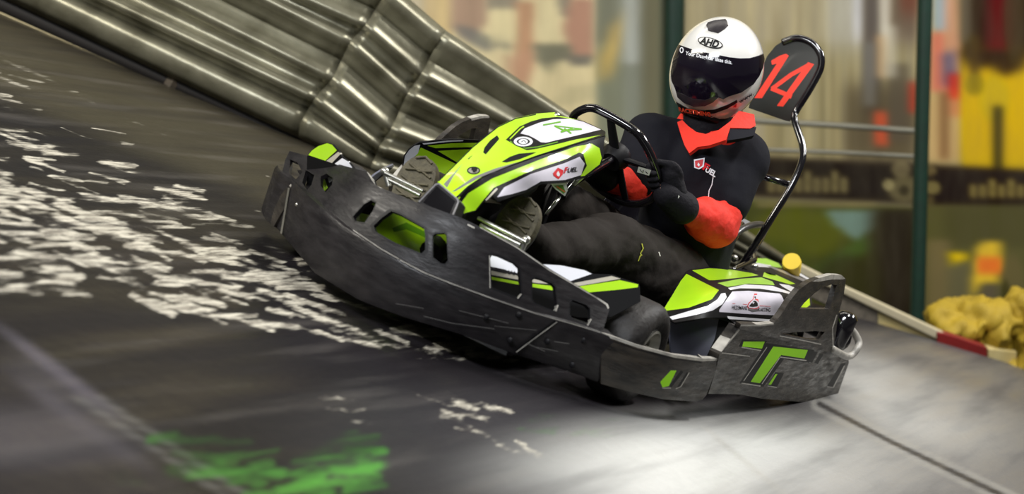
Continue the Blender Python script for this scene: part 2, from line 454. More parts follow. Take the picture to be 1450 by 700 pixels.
    low = sm(0, 30, P[:, 1] - np.interp(P[:, 0], [0, 330, 900], [500, 720, 760])); col = col * np.clip(.5 + .55 * low + .5 * sm(560, 960, P[:, 0]) * sm(400, 520, P[:, 1]), 0, 1)[:, None]  # tones the deck down except lower left and around the painted gloss
    V = np.stack([XX.ravel(), YY.ravel(), np.zeros(n)], 1)
    ni = len(xs); idx = np.arange(ni * nv).reshape(ni, nv)
    F = np.stack([idx[:-1, :-1], idx[1:, :-1], idx[1:, 1:], idx[:-1, 1:]], -1).reshape(-1, 4)
    me = bpy.data.meshes.new('floor'); me.from_pydata(V.tolist(), [], F.tolist()); me.update()
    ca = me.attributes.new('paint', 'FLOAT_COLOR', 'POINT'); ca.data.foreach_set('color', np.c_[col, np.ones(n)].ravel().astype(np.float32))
    cb = me.attributes.new('marks', 'FLOAT_COLOR', 'POINT'); cb.data.foreach_set('color', np.c_[w, g, lane, np.ones(n)].ravel().astype(np.float32))
    m = bpy.data.materials.new('track_deck'); m.use_nodes = True; nt = m.node_tree; N = nt.nodes; L = nt.links; b = N['Principled BSDF']
    a1 = N.new('ShaderNodeAttribute'); a1.attribute_name = 'paint'; a2 = N.new('ShaderNodeAttribute'); a2.attribute_name = 'marks'
    sp = N.new('ShaderNodeSeparateColor'); L.new(a2.outputs['Color'], sp.inputs[0])
    tc = N.new('ShaderNodeTexCoord')
    def noise(scale, detail, sx, sy, rz=0, rough=.6):
        m0 = N.new('ShaderNodeMapping'); m0.inputs['Rotation'].default_value = (0, 0, -math.radians(70) + rz); L.new(tc.outputs['Object'], m0.inputs['Vector'])
        mp = N.new('ShaderNodeMapping'); mp.inputs['Scale'].default_value = (sx, sy, 1)
        L.new(m0.outputs['Vector'], mp.inputs['Vector']); nn = N.new('ShaderNodeTexNoise'); nn.inputs['Scale'].default_value = scale; nn.inputs['Detail'].default_value = detail; nn.inputs['Roughness'].default_value = rough
        L.new(mp.outputs['Vector'], nn.inputs['Vector']); return nn.outputs['Fac']
    def math_(op, x, y):
        q = N.new('ShaderNodeMath'); q.operation = op
        for i, v in enumerate((x, y)):
            if isinstance(v, (int, float)): q.inputs[i].default_value = v
            else: L.new(v, q.inputs[i])
        return q.outputs[0]
    def rng(x, a, b_, c=0, d=1):
        q = N.new('ShaderNodeMapRange'); q.interpolation_type = 'SMOOTHSTEP'
        for i, v in enumerate((a, b_, c, d)): q.inputs[1 + i].default_value = v
        L.new(x, q.inputs[0]); return q.outputs[0]
    def mix(f, c1, c2, op='MIX'):
        q = N.new('ShaderNodeMixRGB'); q.blend_type = op
        for i, v in enumerate((f, c1, c2)):
            if isinstance(v, (int, float)): q.inputs[i].default_value = v
            elif isinstance(v, tuple): q.inputs[i].default_value = (*v, 1)
            else: L.new(v, q.inputs[i])
        return q.outputs[0]
    n1 = noise(1, 6, 2.6, 14, 0, .6); n2 = noise(1, 4, 1.5, 5); n3 = noise(1, 5, .9, 9, .03, .5); nf = noise(1, 6, 9, 60, 0, .65); nb = noise(1, 4, 1.1, 12, .02, .5)
    v = math_('ADD', math_('ADD', math_('MULTIPLY', sp.outputs[0], .66), math_('MULTIPLY', n1, .62)), math_('MULTIPLY', nf, .6))
    wm = math_('MULTIPLY', rng(v, 1.02, 1.34), .92)
    gv = math_('ADD', math_('ADD', math_('MULTIPLY', sp.outputs[1], .75), math_('MULTIPLY', nb, .6)), math_('MULTIPLY', nf, .2))
    gm = math_('MULTIPLY', rng(gv, .78, 1.3), .85)
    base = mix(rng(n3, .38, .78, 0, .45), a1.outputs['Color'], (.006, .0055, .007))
    base = mix(rng(nb, .5, .8, 0, .22), base, s2l((120, 115, 110)))
    base = mix(gm, base, mix(rng(nb, .35, .7), s2l((34, 62, 30)), s2l((78, 150, 54))))
    base = mix(wm, base, mix(rng(nf, .35, .65), s2l((128, 122, 112)), s2l((206, 200, 184))))
    L.new(base, b.inputs['Base Color'])
    L.new(rng(n3, .3, .7, .30, .5), b.inputs['Roughness']); b.inputs['Specular IOR Level'].default_value = .16
    bp = N.new('ShaderNodeBump'); bp.inputs['Strength'].default_value = .35; bp.inputs['Distance'].default_value = .01
    L.new(noise(1, 5, 14, 20), bp.inputs['Height']); L.new(bp.outputs['Normal'], b.inputs['Normal'])
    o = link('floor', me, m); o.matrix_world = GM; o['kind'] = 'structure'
    o.data.polygons.foreach_set('use_smooth', [True] * len(F))
    return o
build_track()

# ================================================================== GUARD RAILS along the top of the bank
def hit_edge(px, py, off=0.0):
    """track-frame point of the upright surface that follows the edge of the bank"""
    v = ray(px, py); c = np.array([CK @ GX, CK @ GY, CK[2]]); d = np.array([v @ GX, v @ GY, v[2]])
    lo, hi = 2.0, 16.0
    f = lambda t: (c[1] + d[1] * t) - (edge_y(c[0] + d[0] * t) - off)
    a = lo
    for t in np.arange(lo, hi, .05):
        if f(t) > 0:
            a = t - .05; b = t; break
    else: return c + d * 9
    for _ in range(30):
        m = (a + b) / 2
        if f(m) > 0: b = m
        else: a = m
    return c + d * b
mat('galvanised', (136, 133, 114), .34, metal=.5, noise=.8, nscale=7, dark=(78, 75, 58), bump=.15, bscale=25)
mat('galvanised_pale', (186, 184, 168), .4, metal=.3, noise=.6, nscale=9, dark=(130, 128, 104))
LN = {  # crest lines of the stacked rails: far left, kink, joint, far end
 'ground': [(-220, -82), (428, 208), (532, 258), (1130, 428)], 'base': [(-220, -110), (423, 194), (528, 244), (1130, 420)],
 'low': [(-220, -140), (425, 174), (525, 236), (1130, 419)],
 'A': [(-146 - 74, -139 - 35), (446, 139), (537, 208), (1130, 414)],
 'B': [(-204, -222), (471, 111), (554, 182), (1130, 407)],
 'C': [(-212, -300), (496, 59), (577, 132), (1130, 400)],
 'D': [(-166, -264), (518, 35), (597, 104), (1130, 392)],
 'E': [(-100, -330), (545, -8), (622, 56), (1130, 384)],
 'F': [(-60, -380), (552, -24), (631, 44), (1130, 376)]}
def lerp_line(a, b, f): return [tuple(np.array(p) * (1 - f) + np.array(q) * f) for p, q in zip(LN[a], LN[b])]
def rail(profile, i0, i1, name, parent=None, m='galvanised'):
    """profile: list of (line points, offset towards the track)"""
    rows = []
    for ln, off in profile:
        a, b = np.array(ln[i0], float), np.array(ln[i1], float); n = max(3, int(np.linalg.norm(b - a) / 14))
        rows.append([hit_edge(*(a + (b - a) * k / n), off) for k in range(n + 1)])
    nn = min(len(r) for r in rows)
    rows = [[r[int(round(k * (len(r) - 1) / (nn - 1)))] for k in range(nn)] for r in rows]
    V = [q for r in rows for q in r]; F = []
    for i in range(len(rows) - 1):
        for k in range(nn - 1): F.append((i * nn + k, i * nn + k + 1, (i + 1) * nn + k + 1, (i + 1) * nn + k))
    o = from_data(name, V, F, m, parent, True)
    md = o.modifiers.new('s', 'SOLIDIFY'); md.thickness = .006; md.offset = 0
    if parent is None: o.matrix_world = GM
    return o
mat('gap_shade', (24, 20, 18), .7)
def wprof(a, b, below, above):
    """W-shaped section around two crests a and b"""
    out = []
    def add(l1, l2, f, off): out.append((lerp_line(l1, l2, f), off))
    add(below, a, .50, .002); add(below, a, .66, .008)
    add(below, a, .82, .03); add(below, a, .94, .066); 
    add(a, b, .08, .066); add(a, b, .26, .026); add(a, b, .5, .0); add(a, b, .74, .026); add(a, b, .93, .066)
    add(b, above, .05, .066); add(b, above, .2, .03); add(b, above, .40, .004); add(b, above, .54, .0)
    return out
def rail_label(o, lab): return tag(o, lab, 'guard rail', 'stacked guard rails behind the track')
secs = [(0, 1, 'left of the bend'), (1, 2, 'on the bend'), (2, 3, 'running down behind the kart')]
for i0, i1, wh in secs:
    rail_label(rail(wprof('A', 'B', 'low', 'C'), i0, i1, 'guard_rail'), 'weathered corrugated steel guard rail, bottom one of the stack, ' + wh)
    rail_label(rail(wprof('C', 'D', 'B', 'E'), i0, i1, 'guard_rail'), 'weathered corrugated steel guard rail, middle one of the stack, ' + wh)
    top = [(lerp_line('D', 'E', .50), .002), (lerp_line('D', 'E', .62), .008), (lerp_line('D', 'E', .85), .045), (LN['E'], .062), (lerp_line('E', 'F', .5), .05), (LN['F'], .0)]
    if i1 == 3: top = [(lerp_line('D', 'E', .2), .004), (lerp_line('D', 'E', .6), .01), (lerp_line('D', 'E', .9), .045), (lerp_line('E', 'F', .3), .06), (LN['F'], .02)]
    rail_label(rail(top, i0, i1, 'guard_rail'), 'weathered corrugated steel guard rail, top one of the stack, ' + wh)
    o = rail([(LN['base'], .0), (lerp_line('base', 'low', .45), .03), (LN['low'], .05), (lerp_line('low', 'A', .3), .046), (lerp_line('low', 'A', .56), .004)], i0, i1, 'kick_plate')
    tag(rail([(LN['ground'], -.03), (lerp_line('ground', 'base', .5), -.03), (lerp_line('base', 'low', .2), -.02)], i0, i1, 'shade_strip', None, 'gap_shade'), 'dark strip painting the shade under the steel kick plate, ' + wh, 'strip', 'dark shade strips along the track edge')  # dark strips put in for the shade under the rail lip
    tag(o, 'flat olive steel kick plate under the corrugated rails, ' + wh, 'kick plate', 'kick plates under the guard rails')
# backing posts of the rail stack
mat('post_rust', (70, 60, 46), .7, noise=.5, nscale=20)
for i, (bx, tp, bt) in enumerate([(0, (470, 100), (430, 200)), (1, (300, 20), (240, 128)), (2, (606, 90), (548, 250))]):
    a = hit_edge(*bt, -.05); b = hit_edge(*tp, -.05); a = np.array(a); b = np.array(b)
    mb = MB(); d = (b - a); a[2] = 0; mb.tube([a, a + (b - a) * .5, b], .035, 8)
    o = mb.build('rail_post', 'post_rust'); o.matrix_world = GM
    tag(o, ['steel post behind the stacked guard rails near their bend', 'steel post behind the left stretch of the guard rails', 'steel post behind the joint of the guard rails above the kart nose'][i], 'post')

# low barrier at the right: boards with a rail on top
mat('cream_board', (190, 174, 122), .5, noise=.5, nscale=12, dark=(184, 160, 96))
mat('cream_rail', (184, 174, 146), .45, noise=.4, nscale=12, dark=(170, 160, 130))
mat('grey_board', (112, 104, 92), .6, noise=.4)
mat('block_red', (122, 20, 18), .5, noise=.3, nscale=20)
def strip(name, lo, hi, m, d=.05, off=.03, parent=None):
    n = max(3, int(abs(lo[-1][0] - lo[0][0]) / 10)); V = []; F = []
    xl = [p[0] for p in lo]; yl = [p[1] for p in lo]; xh = [p[0] for p in hi]; yh = [p[1] for p in hi]
    for k in range(n + 1):
        f = k / n; x0 = xl[0] + (xl[-1] - xl[0]) * f; x1 = xh[0] + (xh[-1] - xh[0]) * f
        a = hit_edge(x0, np.interp(x0, xl, yl), off); b = hit_edge(x1, np.interp(x1, xh, yh), off)
        V += [a, b, b + np.array([0, d, 0]), a + np.array([0, d, 0])]
    for k in range(n):
        for j in range(4): F.append((4 * k + j, 4 * k + (j + 1) % 4, 4 * k + 4 + (j + 1) % 4, 4 * k + 4 + j))
    F += [(3, 2, 1, 0), (4 * n, 4 * n + 1, 4 * n + 2, 4 * n + 3)]
    o = from_data(name, V, F, m, parent)
    if parent is None: o.matrix_world = GM
    bv = o.modifiers.new('b', 'BEVEL'); bv.width = .008; bv.segments = 3
    return o
tag(strip('top_rail', [(1120, 384), (1194, 417), (1249, 444), (1336, 486)], [(1120, 368), (1194, 405), (1255, 433), (1338, 472)], 'cream_rail', .06, .05), 'long cream top rail of the low barrier running down to the red block', 'rail')
tag(strip('barrier_board', [(1120, 410), (1194, 444), (1244, 465)], [(1120, 382), (1194, 416), (1244, 442)], 'grey_board', .04), 'grey low barrier board under the cream rail, next to the kart', 'board')
tag(strip('barrier_board', [(1243, 465), (1290, 480), (1330, 491)], [(1243, 443), (1290, 464), (1330, 482)], 'cream_board', .04), 'yellowish cream barrier board just left of the red block', 'board')
tag(strip('barrier_block', [(1327, 489), (1381, 506), (1398, 511)], [(1327, 470), (1345, 474), (1398, 492)], 'block_red', .1, .06), 'dark red barrier block between two cream pieces at the track edge', 'barrier block')
tag(strip('barrier_block', [(1399, 511), (1440, 523)], [(1399, 493), (1440, 498)], 'cream_board', .1, .05), 'cream barrier block right of the red block, in front of the yellow bags', 'barrier block')
tag(strip('barrier_block', [(1441, 524), (1500, 540)], [(1441, 506), (1500, 520)], 'block_red', .1, .05), 'small red barrier block cut off by the right edge of the photo', 'barrier block')

# ================================================================== HALL BEHIND
YW = 13.0
def build_wall():
    x = np.concatenate([np.arange(-2620, -700, 60.0), np.arange(-700, 1900, 4.0), np.arange(1900, 4600, 60.0)]); y = np.arange(-700, 1000, 4.0)
    X, Y = np.meshgrid(x, y, indexing='ij'); sh = X.shape
    col = np.tile(np.array([170, 160, 130.]), (*sh, 1)); S = lambda d, s: 1 / (1 + np.exp(-np.clip(d / (s * .55), -40, 40)))
    def rect(x0, y0, x1, y1, c, a=1, s=5, sy=None, sk=0):
        nonlocal col
        sy = sy or 4; xx = X + sk * (Y - y0)
        m = S(xx - x0, s) * S(x1 - xx, s) * S(Y - y0, sy) * S(y1 - Y, sy) * a
        col = col * (1 - m[..., None]) + np.array(c, float) * m[..., None]
    def poly(p, c, a=1, s=6):
        nonlocal col
        m = inside(p, X.ravel(), Y.ravel()).reshape(sh).astype(float)
        for ax, r in ((0, int(s / 2)), (1, int(s / 4) or 1)):
            k = np.hanning(2 * r + 3)[1:-1]; k /= k.sum(); m = np.apply_along_axis(lambda v: np.convolve(v, k, 'same'), ax, m)
        m = m * a; col = col * (1 - m[..., None]) + np.array(c, float) * m[..., None]
    def el(cx, cy, rx, ry, c, a=1):
        nonlocal col
        d = np.sqrt(((X - cx) / rx) ** 2 + ((Y - cy) / ry) ** 2); m = a * (1 - sm(.7, 1.25, d)); col = col * (1 - m[..., None]) + np.array(c, float) * m[..., None]
    cream = (203, 187, 142)
    rect(-700, -700, 862, 1000, cream)
    # left mural
    rect(560, -60, 620, 40, (176, 165, 140), .8); rect(600, -80, 640, 60, (205, 170, 105), .5)
    poly([(632, -60), (694, -60), (690, 30), (668, 60), (640, 40)], (158, 128, 108), .9); poly([(645, 34), (672, 40), (700, 62), (692, 76), (650, 52)], (112, 112, 108), .8)
    rect(690, -60, 735, 14, (122, 116, 104), .8); poly([(668, 48), (716, 50), (728, 70), (690, 66)], (130, 128, 110), .7)
    poly([(728, 4), (762, 2), (756, 90), (742, 130), (726, 112), (730, 60)], (176, 128, 96), .85); poly([(712, 80), (760, 70), (742, 130), (716, 100)], (186, 140, 112), .5)
    rect(695, 14, 730, 60, (208, 194, 146), .8); poly([(760, 0), (790, 0), (796, 60), (758, 60)], (206, 192, 146), .9)
    poly([(780, -60), (812, -60), (812, 30), (794, 20)], (122, 116, 104), .85); poly([(806, 0), (842, 0), (842, 80), (806, 84), (798, 40)], (166, 120, 100), .9)
    poly([(754, 60), (808, 64), (812, 80), (786, 90), (780, 108), (760, 86)], (112, 112, 94), .9); poly([(800, 80), (842, 76), (838, 94), (808, 92)], (110, 106, 96), .9)
    poly([(775, 150), (800, 124), (850, 116), (850, 138), (800, 150)], (150, 144, 110), .6); rect(846, 110, 862, 170, (184, 180, 132), .8)
    poly([(770, 90), (860, 95), (860, 170), (770, 170)], (206, 190, 140), .4)
    # grey and silver sheets
    rect(844, -400, 965, 240, (122, 126, 104)); rect(846, -60, 880, 60, (108, 108, 92), .7)
    poly([(868, 40), (894, 8), (902, 20), (880, 70), (862, 110), (848, 120), (852, 80)], (196, 160, 76), .9, 10)
    rect(884, -400, 914, 240, (136, 140, 126), 1, 9); rect(884, -60, 906, 90, (190, 194, 190), .8, 10); rect(910, -400, 944, 240, (112, 108, 82), .9, 8)
    rect(938, -500, 968, 260, (26, 40, 36), 1, 5)
    # sheets right of the driver
    rect(968, -600, 1130, 232, (166, 156, 128)); rect(1080, 60, 1310, 232, (156, 146, 108), .8)
    for k in range(40):
        xx = 970 + k * 9 + random.uniform(-3, 3); v = random.choice([(190, 178, 140), (140, 128, 100), (150, 142, 124), (120, 112, 88), (184, 170, 130)])
        rect(xx, random.uniform(-100, 90), xx + random.uniform(3, 9), 232, v, .55, 3, 20)
    rect(1170, -100, 1215, 70, (170, 168, 158), .8, 8, 20)
    for x0, x1, c, y1 in [(1208, 1222, (188, 190, 200), 60), (1222, 1246, (88, 82, 84), 170), (1246, 1262, (190, 184, 176), 60), (1262, 1300, (110, 96, 86), 60), (1274, 1300, (130, 80, 66), 20)]:
        rect(x0, -100, x1, y1, c, .8, 5, 14)
    rect(1196, 120, 1300, 232, (96, 86, 70), .8, 10, 14); rect(1240, 50, 1258, 110, (184, 150, 110), .8); rect(1238, 158, 1258, 206, (208, 92, 62), .9, 5)
    rect(1284, 116, 1300, 160, (186, 72, 56), .85, 5); rect(1258, 90, 1286, 200, (104, 96, 84), .8, 6); rect(1222, 60, 1240, 150, (132, 132, 128), .6, 6); rect(1250, 36, 1270, 110, (196, 192, 176), .6, 6)
    # figures right of the post
    rect(1312, -100, 1362, 232, (176, 160, 124)); rect(1322, -60, 1344, 44, (146, 168, 184), .9, 6); rect(1318, 46, 1340, 130, (196, 120, 110), .8, 6)
    poly([(1336, -40), (1352, -40), (1364, 90), (1346, 170), (1338, 90)], (190, 150, 130), .9, 8); poly([(1336, 80), (1350, 70), (1354, 130), (1338, 120)], (72, 84, 128), .9, 8); rect(1342, 104, 1360, 165, (196, 70, 56), .8, 6)
    rect(1312, 140, 1366, 226, (180, 158, 124), .7, 6); rect(1330, 130, 1344, 226, (120, 96, 76), .7, 5)
    rect(1362, -400, 1800, 100, (74, 64, 54), 1, 6, 14); rect(1398, -60, 1432, 80, (108, 40, 38), .9, 8); rect(1360, -60, 1376, 60, (120, 116, 106), .7)
    rect(1362, 84, 1800, 244, (190, 164, 30), 1, 5, 14); poly([(1362, 70), (1450, 70), (1450, 96), (1420, 112), (1400, 90), (1380, 100)], (74, 62, 46), .9, 10)
    el(1408, 140, 22, 34, (182, 164, 76), .8); rect(1406, 150, 1420, 244, (78, 74, 50), .95, 5); rect(1374, 50, 1386, 130, (96, 82, 46), .8, 5); el(1380, 120, 14, 16, (150, 138, 54), .7); el(1436, 30, 16, 60, (92, 84, 70), .7)
    # dark notice band with pale lettering
    def band(x): return np.interp(x, [900, 1080, 1300, 1450, 1800], [214, 222, 232, 240, 258])
    bt = band(X); m = S(Y - bt, 4) * S(bt + 58 + (X > 1300) * 2 - Y, 4) * S(X - 960, 5); col = col * (1 - m[..., None]) + np.array((62, 54, 48.)) * m[..., None]
    pale = (150, 140, 98)
    def glyphs(x0, x1, y0, y1, n):
        wv = (x1 - x0) / n
        for k in range(n):
            a = x0 + k * wv; top = y0 if random.random() < .35 else y0 + (y1 - y0) * .3
            rect(a + 1, top, a + wv * .85, y1, pale, .85, 3, 3)
            rect(a + wv * .3, top + (y1 - top) * .35, a + wv * .6, y1 - (y1 - top) * .3, (92, 84, 62), .6, 3, 3)
    glyphs(1086, 1202, 242, 273, 9); glyphs(1372, 1600, 254, 280, 17); el(1282, 268, 26, 20, (128, 120, 88), .8); el(1258, 262, 8, 8, (160, 150, 108), .8); el(1276, 240, 14, 12, (140, 130, 98), .7); el(1280, 270, 8, 7, (70, 64, 50), .8)
    el(1320, 266, 12, 10, (140, 132, 98), .8); el(1318, 242, 8, 7, (132, 122, 94), .7); el(1316, 284, 8, 6, (112, 104, 80), .7)
    # lower sheets
    bt = band(X); m = S(Y - bt - 62, 3) * S(X - 960, 5); col = col * (1 - m[..., None]) + np.array((92, 96, 52.)) * m[..., None]
    rect(1070, 286, 1240, 294, (138, 128, 92), .8, 5, 2)
    el(1130, 330, 70, 36, (112, 116, 44), .8); el(1090, 380, 60, 40, (92, 100, 50), .7)
    poly([(1166, 296), (1246, 298), (1240, 322), (1214, 342), (1180, 318)], (122, 146, 136), .95); poly([(1150, 380), (1230, 330), (1236, 350), (1170, 400)], (96, 122, 66), .7)
    rect(1236, 296, 1306, 560, (66, 58, 48), .95, 14); el(1200, 400, 50, 40, (78, 74, 52), .7)
    rect(1308, 292, 1900, 560, (104, 102, 76), 1, 6); rect(1336, 292, 1900, 350, (96, 94, 72), .8, 8); rect(1312, 340, 1346, 440, (128, 118, 94), .8, 8)
    poly([(1344, 360), (1370, 358), (1372, 366), (1348, 378)], (206, 182, 44), .95); poly([(1384, 350), (1392, 342), (1420, 342), (1414, 400), (1390, 404), (1376, 430), (1374, 400)], (206, 180, 84), .95)
    rect(1384, 364, 1418, 388, (206, 126, 76), .95, 4); poly([(1384, 420), (1392, 404), (1414, 404), (1410, 440), (1386, 440)], (108, 102, 90), .9); el(1434, 400, 16, 40, (116, 108, 84), .7); el(1424, 420, 6, 24, (80, 78, 52), .8)
    poly([(1344, 370), (1374, 368), (1372, 440), (1344, 430)], (118, 114, 98), .6)
    # sheets outside of the photo repeat calmly
    rect(1500, 100, 1900, 240, (150, 134, 70), .6, 30)
    m_ = col.mean(-1, keepdims=True); col = m_ + (col - m_) * np.where(X > 1310, 1.1, .78)[..., None]; col = np.clip((col - 120) * np.where(X > 960, 1.35, 1.15)[..., None] + np.where(X > 960, 104, 120)[..., None], 12, 240)
    lin = np.where(col / 255 <= .04045, col / 255 / 12.92, ((col / 255 + .055) / 1.055) ** 2.4).reshape(-1, 3)
    v = np.stack([(X.ravel() - 725) / FPX, (Y.ravel() - 350) / FPX, np.ones(X.size)], 1) @ RW.T
    V = CW + v * ((YW) / v[:, 1])[:, None]
    V[:, 2] = np.maximum(V[:, 2], 0)
    ni, nj = sh; idx = np.arange(ni * nj).reshape(ni, nj)
    F = np.stack([idx[:-1, :-1], idx[:-1, 1:], idx[1:, 1:], idx[1:, :-1]], -1).reshape(-1, 4)
    zz = V[:, 2]; F = F[~np.all(zz[F] <= 1e-6, axis=1)]
    me = bpy.data.meshes.new('wall_back'); me.from_pydata(V.tolist(), [], F.tolist()); me.update()
    me.attributes.new('paint', 'FLOAT_COLOR', 'POINT').data.foreach_set('color', np.c_[lin, np.ones(len(lin))].ravel().astype(np.float32))
    m = bpy.data.materials.new('painted_sheets'); m.use_nodes = True; nt = m.node_tree; b = nt.nodes['Principled BSDF']
    a = nt.nodes.new('ShaderNodeAttribute'); a.attribute_name = 'paint'
    tc = nt.nodes.new('ShaderNodeTexCoord'); mp = nt.nodes.new('ShaderNodeMapping'); mp.inputs['Scale'].default_value = (9, 1, 2.2); nn = nt.nodes.new('ShaderNodeTexNoise'); nn.inputs['Scale'].default_value = 1.2; nn.inputs['Detail'].default_value = 5
    nt.links.new(tc.outputs['Object'], mp.inputs[0]); nt.links.new(mp.outputs[0], nn.inputs[0])
    rg = nt.nodes.new('ShaderNodeMapRange'); rg.inputs[1].default_value = .35; rg.inputs[2].default_value = .7; rg.inputs[3].default_value = 0; rg.inputs[4].default_value = .2; b.inputs['Specular IOR Level'].default_value = .1
    nt.links.new(nn.outputs[0], rg.inputs[0]); mx = nt.nodes.new('ShaderNodeMixRGB'); mx.inputs[2].default_value = (*s2l((84, 78, 62)), 1)
    nt.links.new(rg.outputs[0], mx.inputs[0]); nt.links.new(a.outputs['Color'], mx.inputs[1]); nt.links.new(mx.outputs[0], b.inputs['Base Color']); b.inputs['Roughness'].default_value = .7
    o = link('wall_back', me, m); o['kind'] = 'structure'
build_wall()
mat('concrete', (90, 88, 84), .7, noise=.5, nscale=3)
mb = MB(); mb.add([(-14, -6, -.02), (14, -6, -.02), (14, 13.3, -.02), (-14, 13.3, -.02), (-14, -6, -.2), (14, -6, -.2), (14, 13.3, -.2), (-14, 13.3, -.2)], [(0, 1, 2, 3), (7, 6, 5, 4), (0, 4, 5, 1), (1, 5, 6, 2), (2, 6, 7, 3), (3, 7, 4, 0)])
mb.build('floor_hall', 'concrete')['kind'] = 'structure'
mat('post_green', (18, 44, 34), .4, noise=.3, nscale=20)
def vpost(px, yw, r, lab):
    p = W(px, 200, yw); mb = MB(); mb.tube([(p[0], yw, 0), (p[0], yw, .05)], r * 2.2, 20); mb.tube([(p[0], yw, .04), (p[0], yw, 5.2)], r, 20)
    tag(mb.build('post', 'post_green', None, True, 40), lab, 'post')
vpost(1305, 11.6, .038, 'dark green round steel post standing left of the yellow sheet')
vpost(952, 12.6, .06, 'dark green round steel post behind the driver helmet')
mat('rail_grey', (110, 108, 96), .45, metal=.3)
t = bpy.data.objects.new('railing', None); C.objects.link(t); t.location = W(1190, 400, 12.2) * np.array([1, 1, 0]); tag(t, 'thin grey horizontal railing in front of the brown wall sheets right of the number plate', 'railing')
def wtube(name, pts, r, m, parent):
    mb = MB(); off = np.array(parent.location[:]) if parent else 0; mb.tube([np.array(p) - off for p in pts], r, 10); return mb.build(name, m, parent, True, 40)
wtube('top_bar', [W(1050, 170, 12.2), W(1190, 178, 12.2), W(1303, 186, 12.2)], .017, 'rail_grey', t)
wtube('lower_bar', [W(1050, 211, 12.2), W(1190, 216, 12.2), W(1303, 222, 12.2)], .012, 'rail_grey', t)
for x in (1052, 1302): 
    p = W(x, 172 if x < 1100 else 186, 12.2); wtube('upright', [(p[0], 12.2, 0), tuple(p)], .02, 'rail_grey', t)
# yellow bags by the wall
mat('yellow_vinyl', (160, 134, 22), .75, noise=.6, nscale=6, dark=(110, 92, 20), bump=.6, bscale=7)
bags = [(1350, 452, 34, 26), (1385, 446, 32, 24), (1425, 452, 34, 28), (1465, 440, 34, 32)]
labs = ['crumpled yellow bag, leftmost of those behind the red barrier block', 'crumpled yellow bag behind the red barrier block, second from the left', 'crumpled yellow bag above the cream barrier block', 'crumpled yellow bag cut off by the right edge of the photo']
for (px, py, rx, ry), lab in zip(bags, labs):
    yw = 10.6; c = W(px, py, yw); s = yw / FPX; zb = 0.0
    mb = MB(); mb.ell((c[0], c[1], c[2] - .0), (rx * s * 1.3, 0, -.03), (0, .17, 0), (0, 0, ry * s * .9)); mb.ell((c[0] - .05, c[1] - .02, c[2] - .05), (rx * s * .7, 0, .05), (0, .2, 0), (0, 0, ry * s)); mb.ell((c[0] - .03, c[1], c[2] * .5), (rx * s * 1.1, 0, 0), (0, .2, 0), (0, 0, c[2] * .5 + .01))
    o = blob('bag', mb, 'yellow_vinyl', None, .016, 2, .11, .09); tag(o, lab, 'bag', 'yellow bags behind the barrier')

# ================================================================== THE KART
kart = bpy.data.objects.new('go_kart', None); C.objects.link(kart); kart.matrix_world = KM
tag(kart, 'lime green, white and black racing go-kart numbered 14 leaning through the banked turn', 'go-kart')
def plane3(a, b, c):
    a, b, c = (np.array(q, float) for q in (a, b, c)); n = np.cross(b - a, c - a); n /= np.linalg.norm(n)
    return lambda px, py, eps=0.0: (lambda v: CK + v * (((a - CK) @ n) / (v @ n)) - v / np.linalg.norm(v) * eps)(ray(px, py))
class Surf3(Surf):
    def __init__(s, pts, reg=1e-3):
        Surf.__init__(s, [(*proj(p), 'X', p[0]) for p in pts], reg)
def z_on(xy, line, lo=-.1, hi=.6):
    lx = [p[0] for p in line]; ly = [p[1] for p in line]
    g = lambda z: (lambda q: q[1] - np.interp(q[0], lx, ly))(proj((xy[0], xy[1], z)))
    for _ in range(30):
        m = (lo + hi) / 2
        if g(m) > 0: lo = m
        else: hi = m
    return (lo + hi) / 2
# ---- front bumper
def plan(y): return 1.68 - 1.25 * y * y if abs(y) <= .5 else None
path = [(1.12, -.66), (1.24, -.63), (1.32, -.57)] + [(plan(y), y) for y in np.linspace(-.5, .5, 31)]
RIDGE = [(360, 232), (387, 254 - 16), (405, 246), (433, 271), (484, 316), (540, 353), (600, 385), (677, 415), (758, 443), (787, 450), (849, 470), (870, 478)]
BOT = [(360, 290), (373, 301), (403, 336), (446, 387), (510, 426), (574, 450), (660, 476), (724, 500), (822, 532), (850, 543), (870, 549)]
TOPL = [(395, 212), (410, 214), (499, 239), (528, 251), (542, 267), (594, 289), (652, 309), (677, 321), (731, 349), (777, 381), (859, 429), (880, 440)]
P = [np.array(p) for p in path]; nrm = []
for i in range(len(P)):
    t = P[min(i + 1, len(P) - 1)] - P[max(i - 1, 0)]; t /= np.linalg.norm(t); nrm.append(np.array([t[1], -t[0]]))
rz = []; bz = []; tz = []
for i, p in enumerate(P):
    q = proj((p[0], p[1], .2))
    r = z_on(p, RIDGE) if i > 3 else None; b = z_on(p, BOT); t = z_on(p - nrm[i] * .06, TOPL)
    rz.append(r); bz.append(max(b, .025)); tz.append(t)
k0 = next(i for i, r in enumerate(rz) if r is not None)
for i in range(k0): rz[i] = rz[k0]; bz[i] = min(bz[i], .06); tz[i] = tz[k0 + 1]
print('ridge z', np.round(rz, 2)); print('bot z', np.round(bz, 2)); print('top z', np.round(tz, 2))
prof = lambda i: [(-.03, bz[i] + .01), (.0, bz[i]), (.004, bz[i] + .01), (.010, rz[i] - .012), (.006, rz[i] - .002), (-.006, rz[i]), (-.05, rz[i] + .004), (-.055, rz[i] - .02), (-.03, bz[i] + .02)]
V = []; F = []
for i, p in enumerate(P):
    for d, z in prof(i): q = p + nrm[i] * d; V.append((q[0], q[1], z))
m = 9
for i in range(len(P) - 1):
    for k in range(m):
        l = (k + 1) % m; F.append((i * m + k, i * m + l, (i + 1) * m + l, (i + 1) * m + k))
F += [tuple(range(m))[::-1], tuple((len(P) - 1) * m + k for k in range(m))]
mi = []
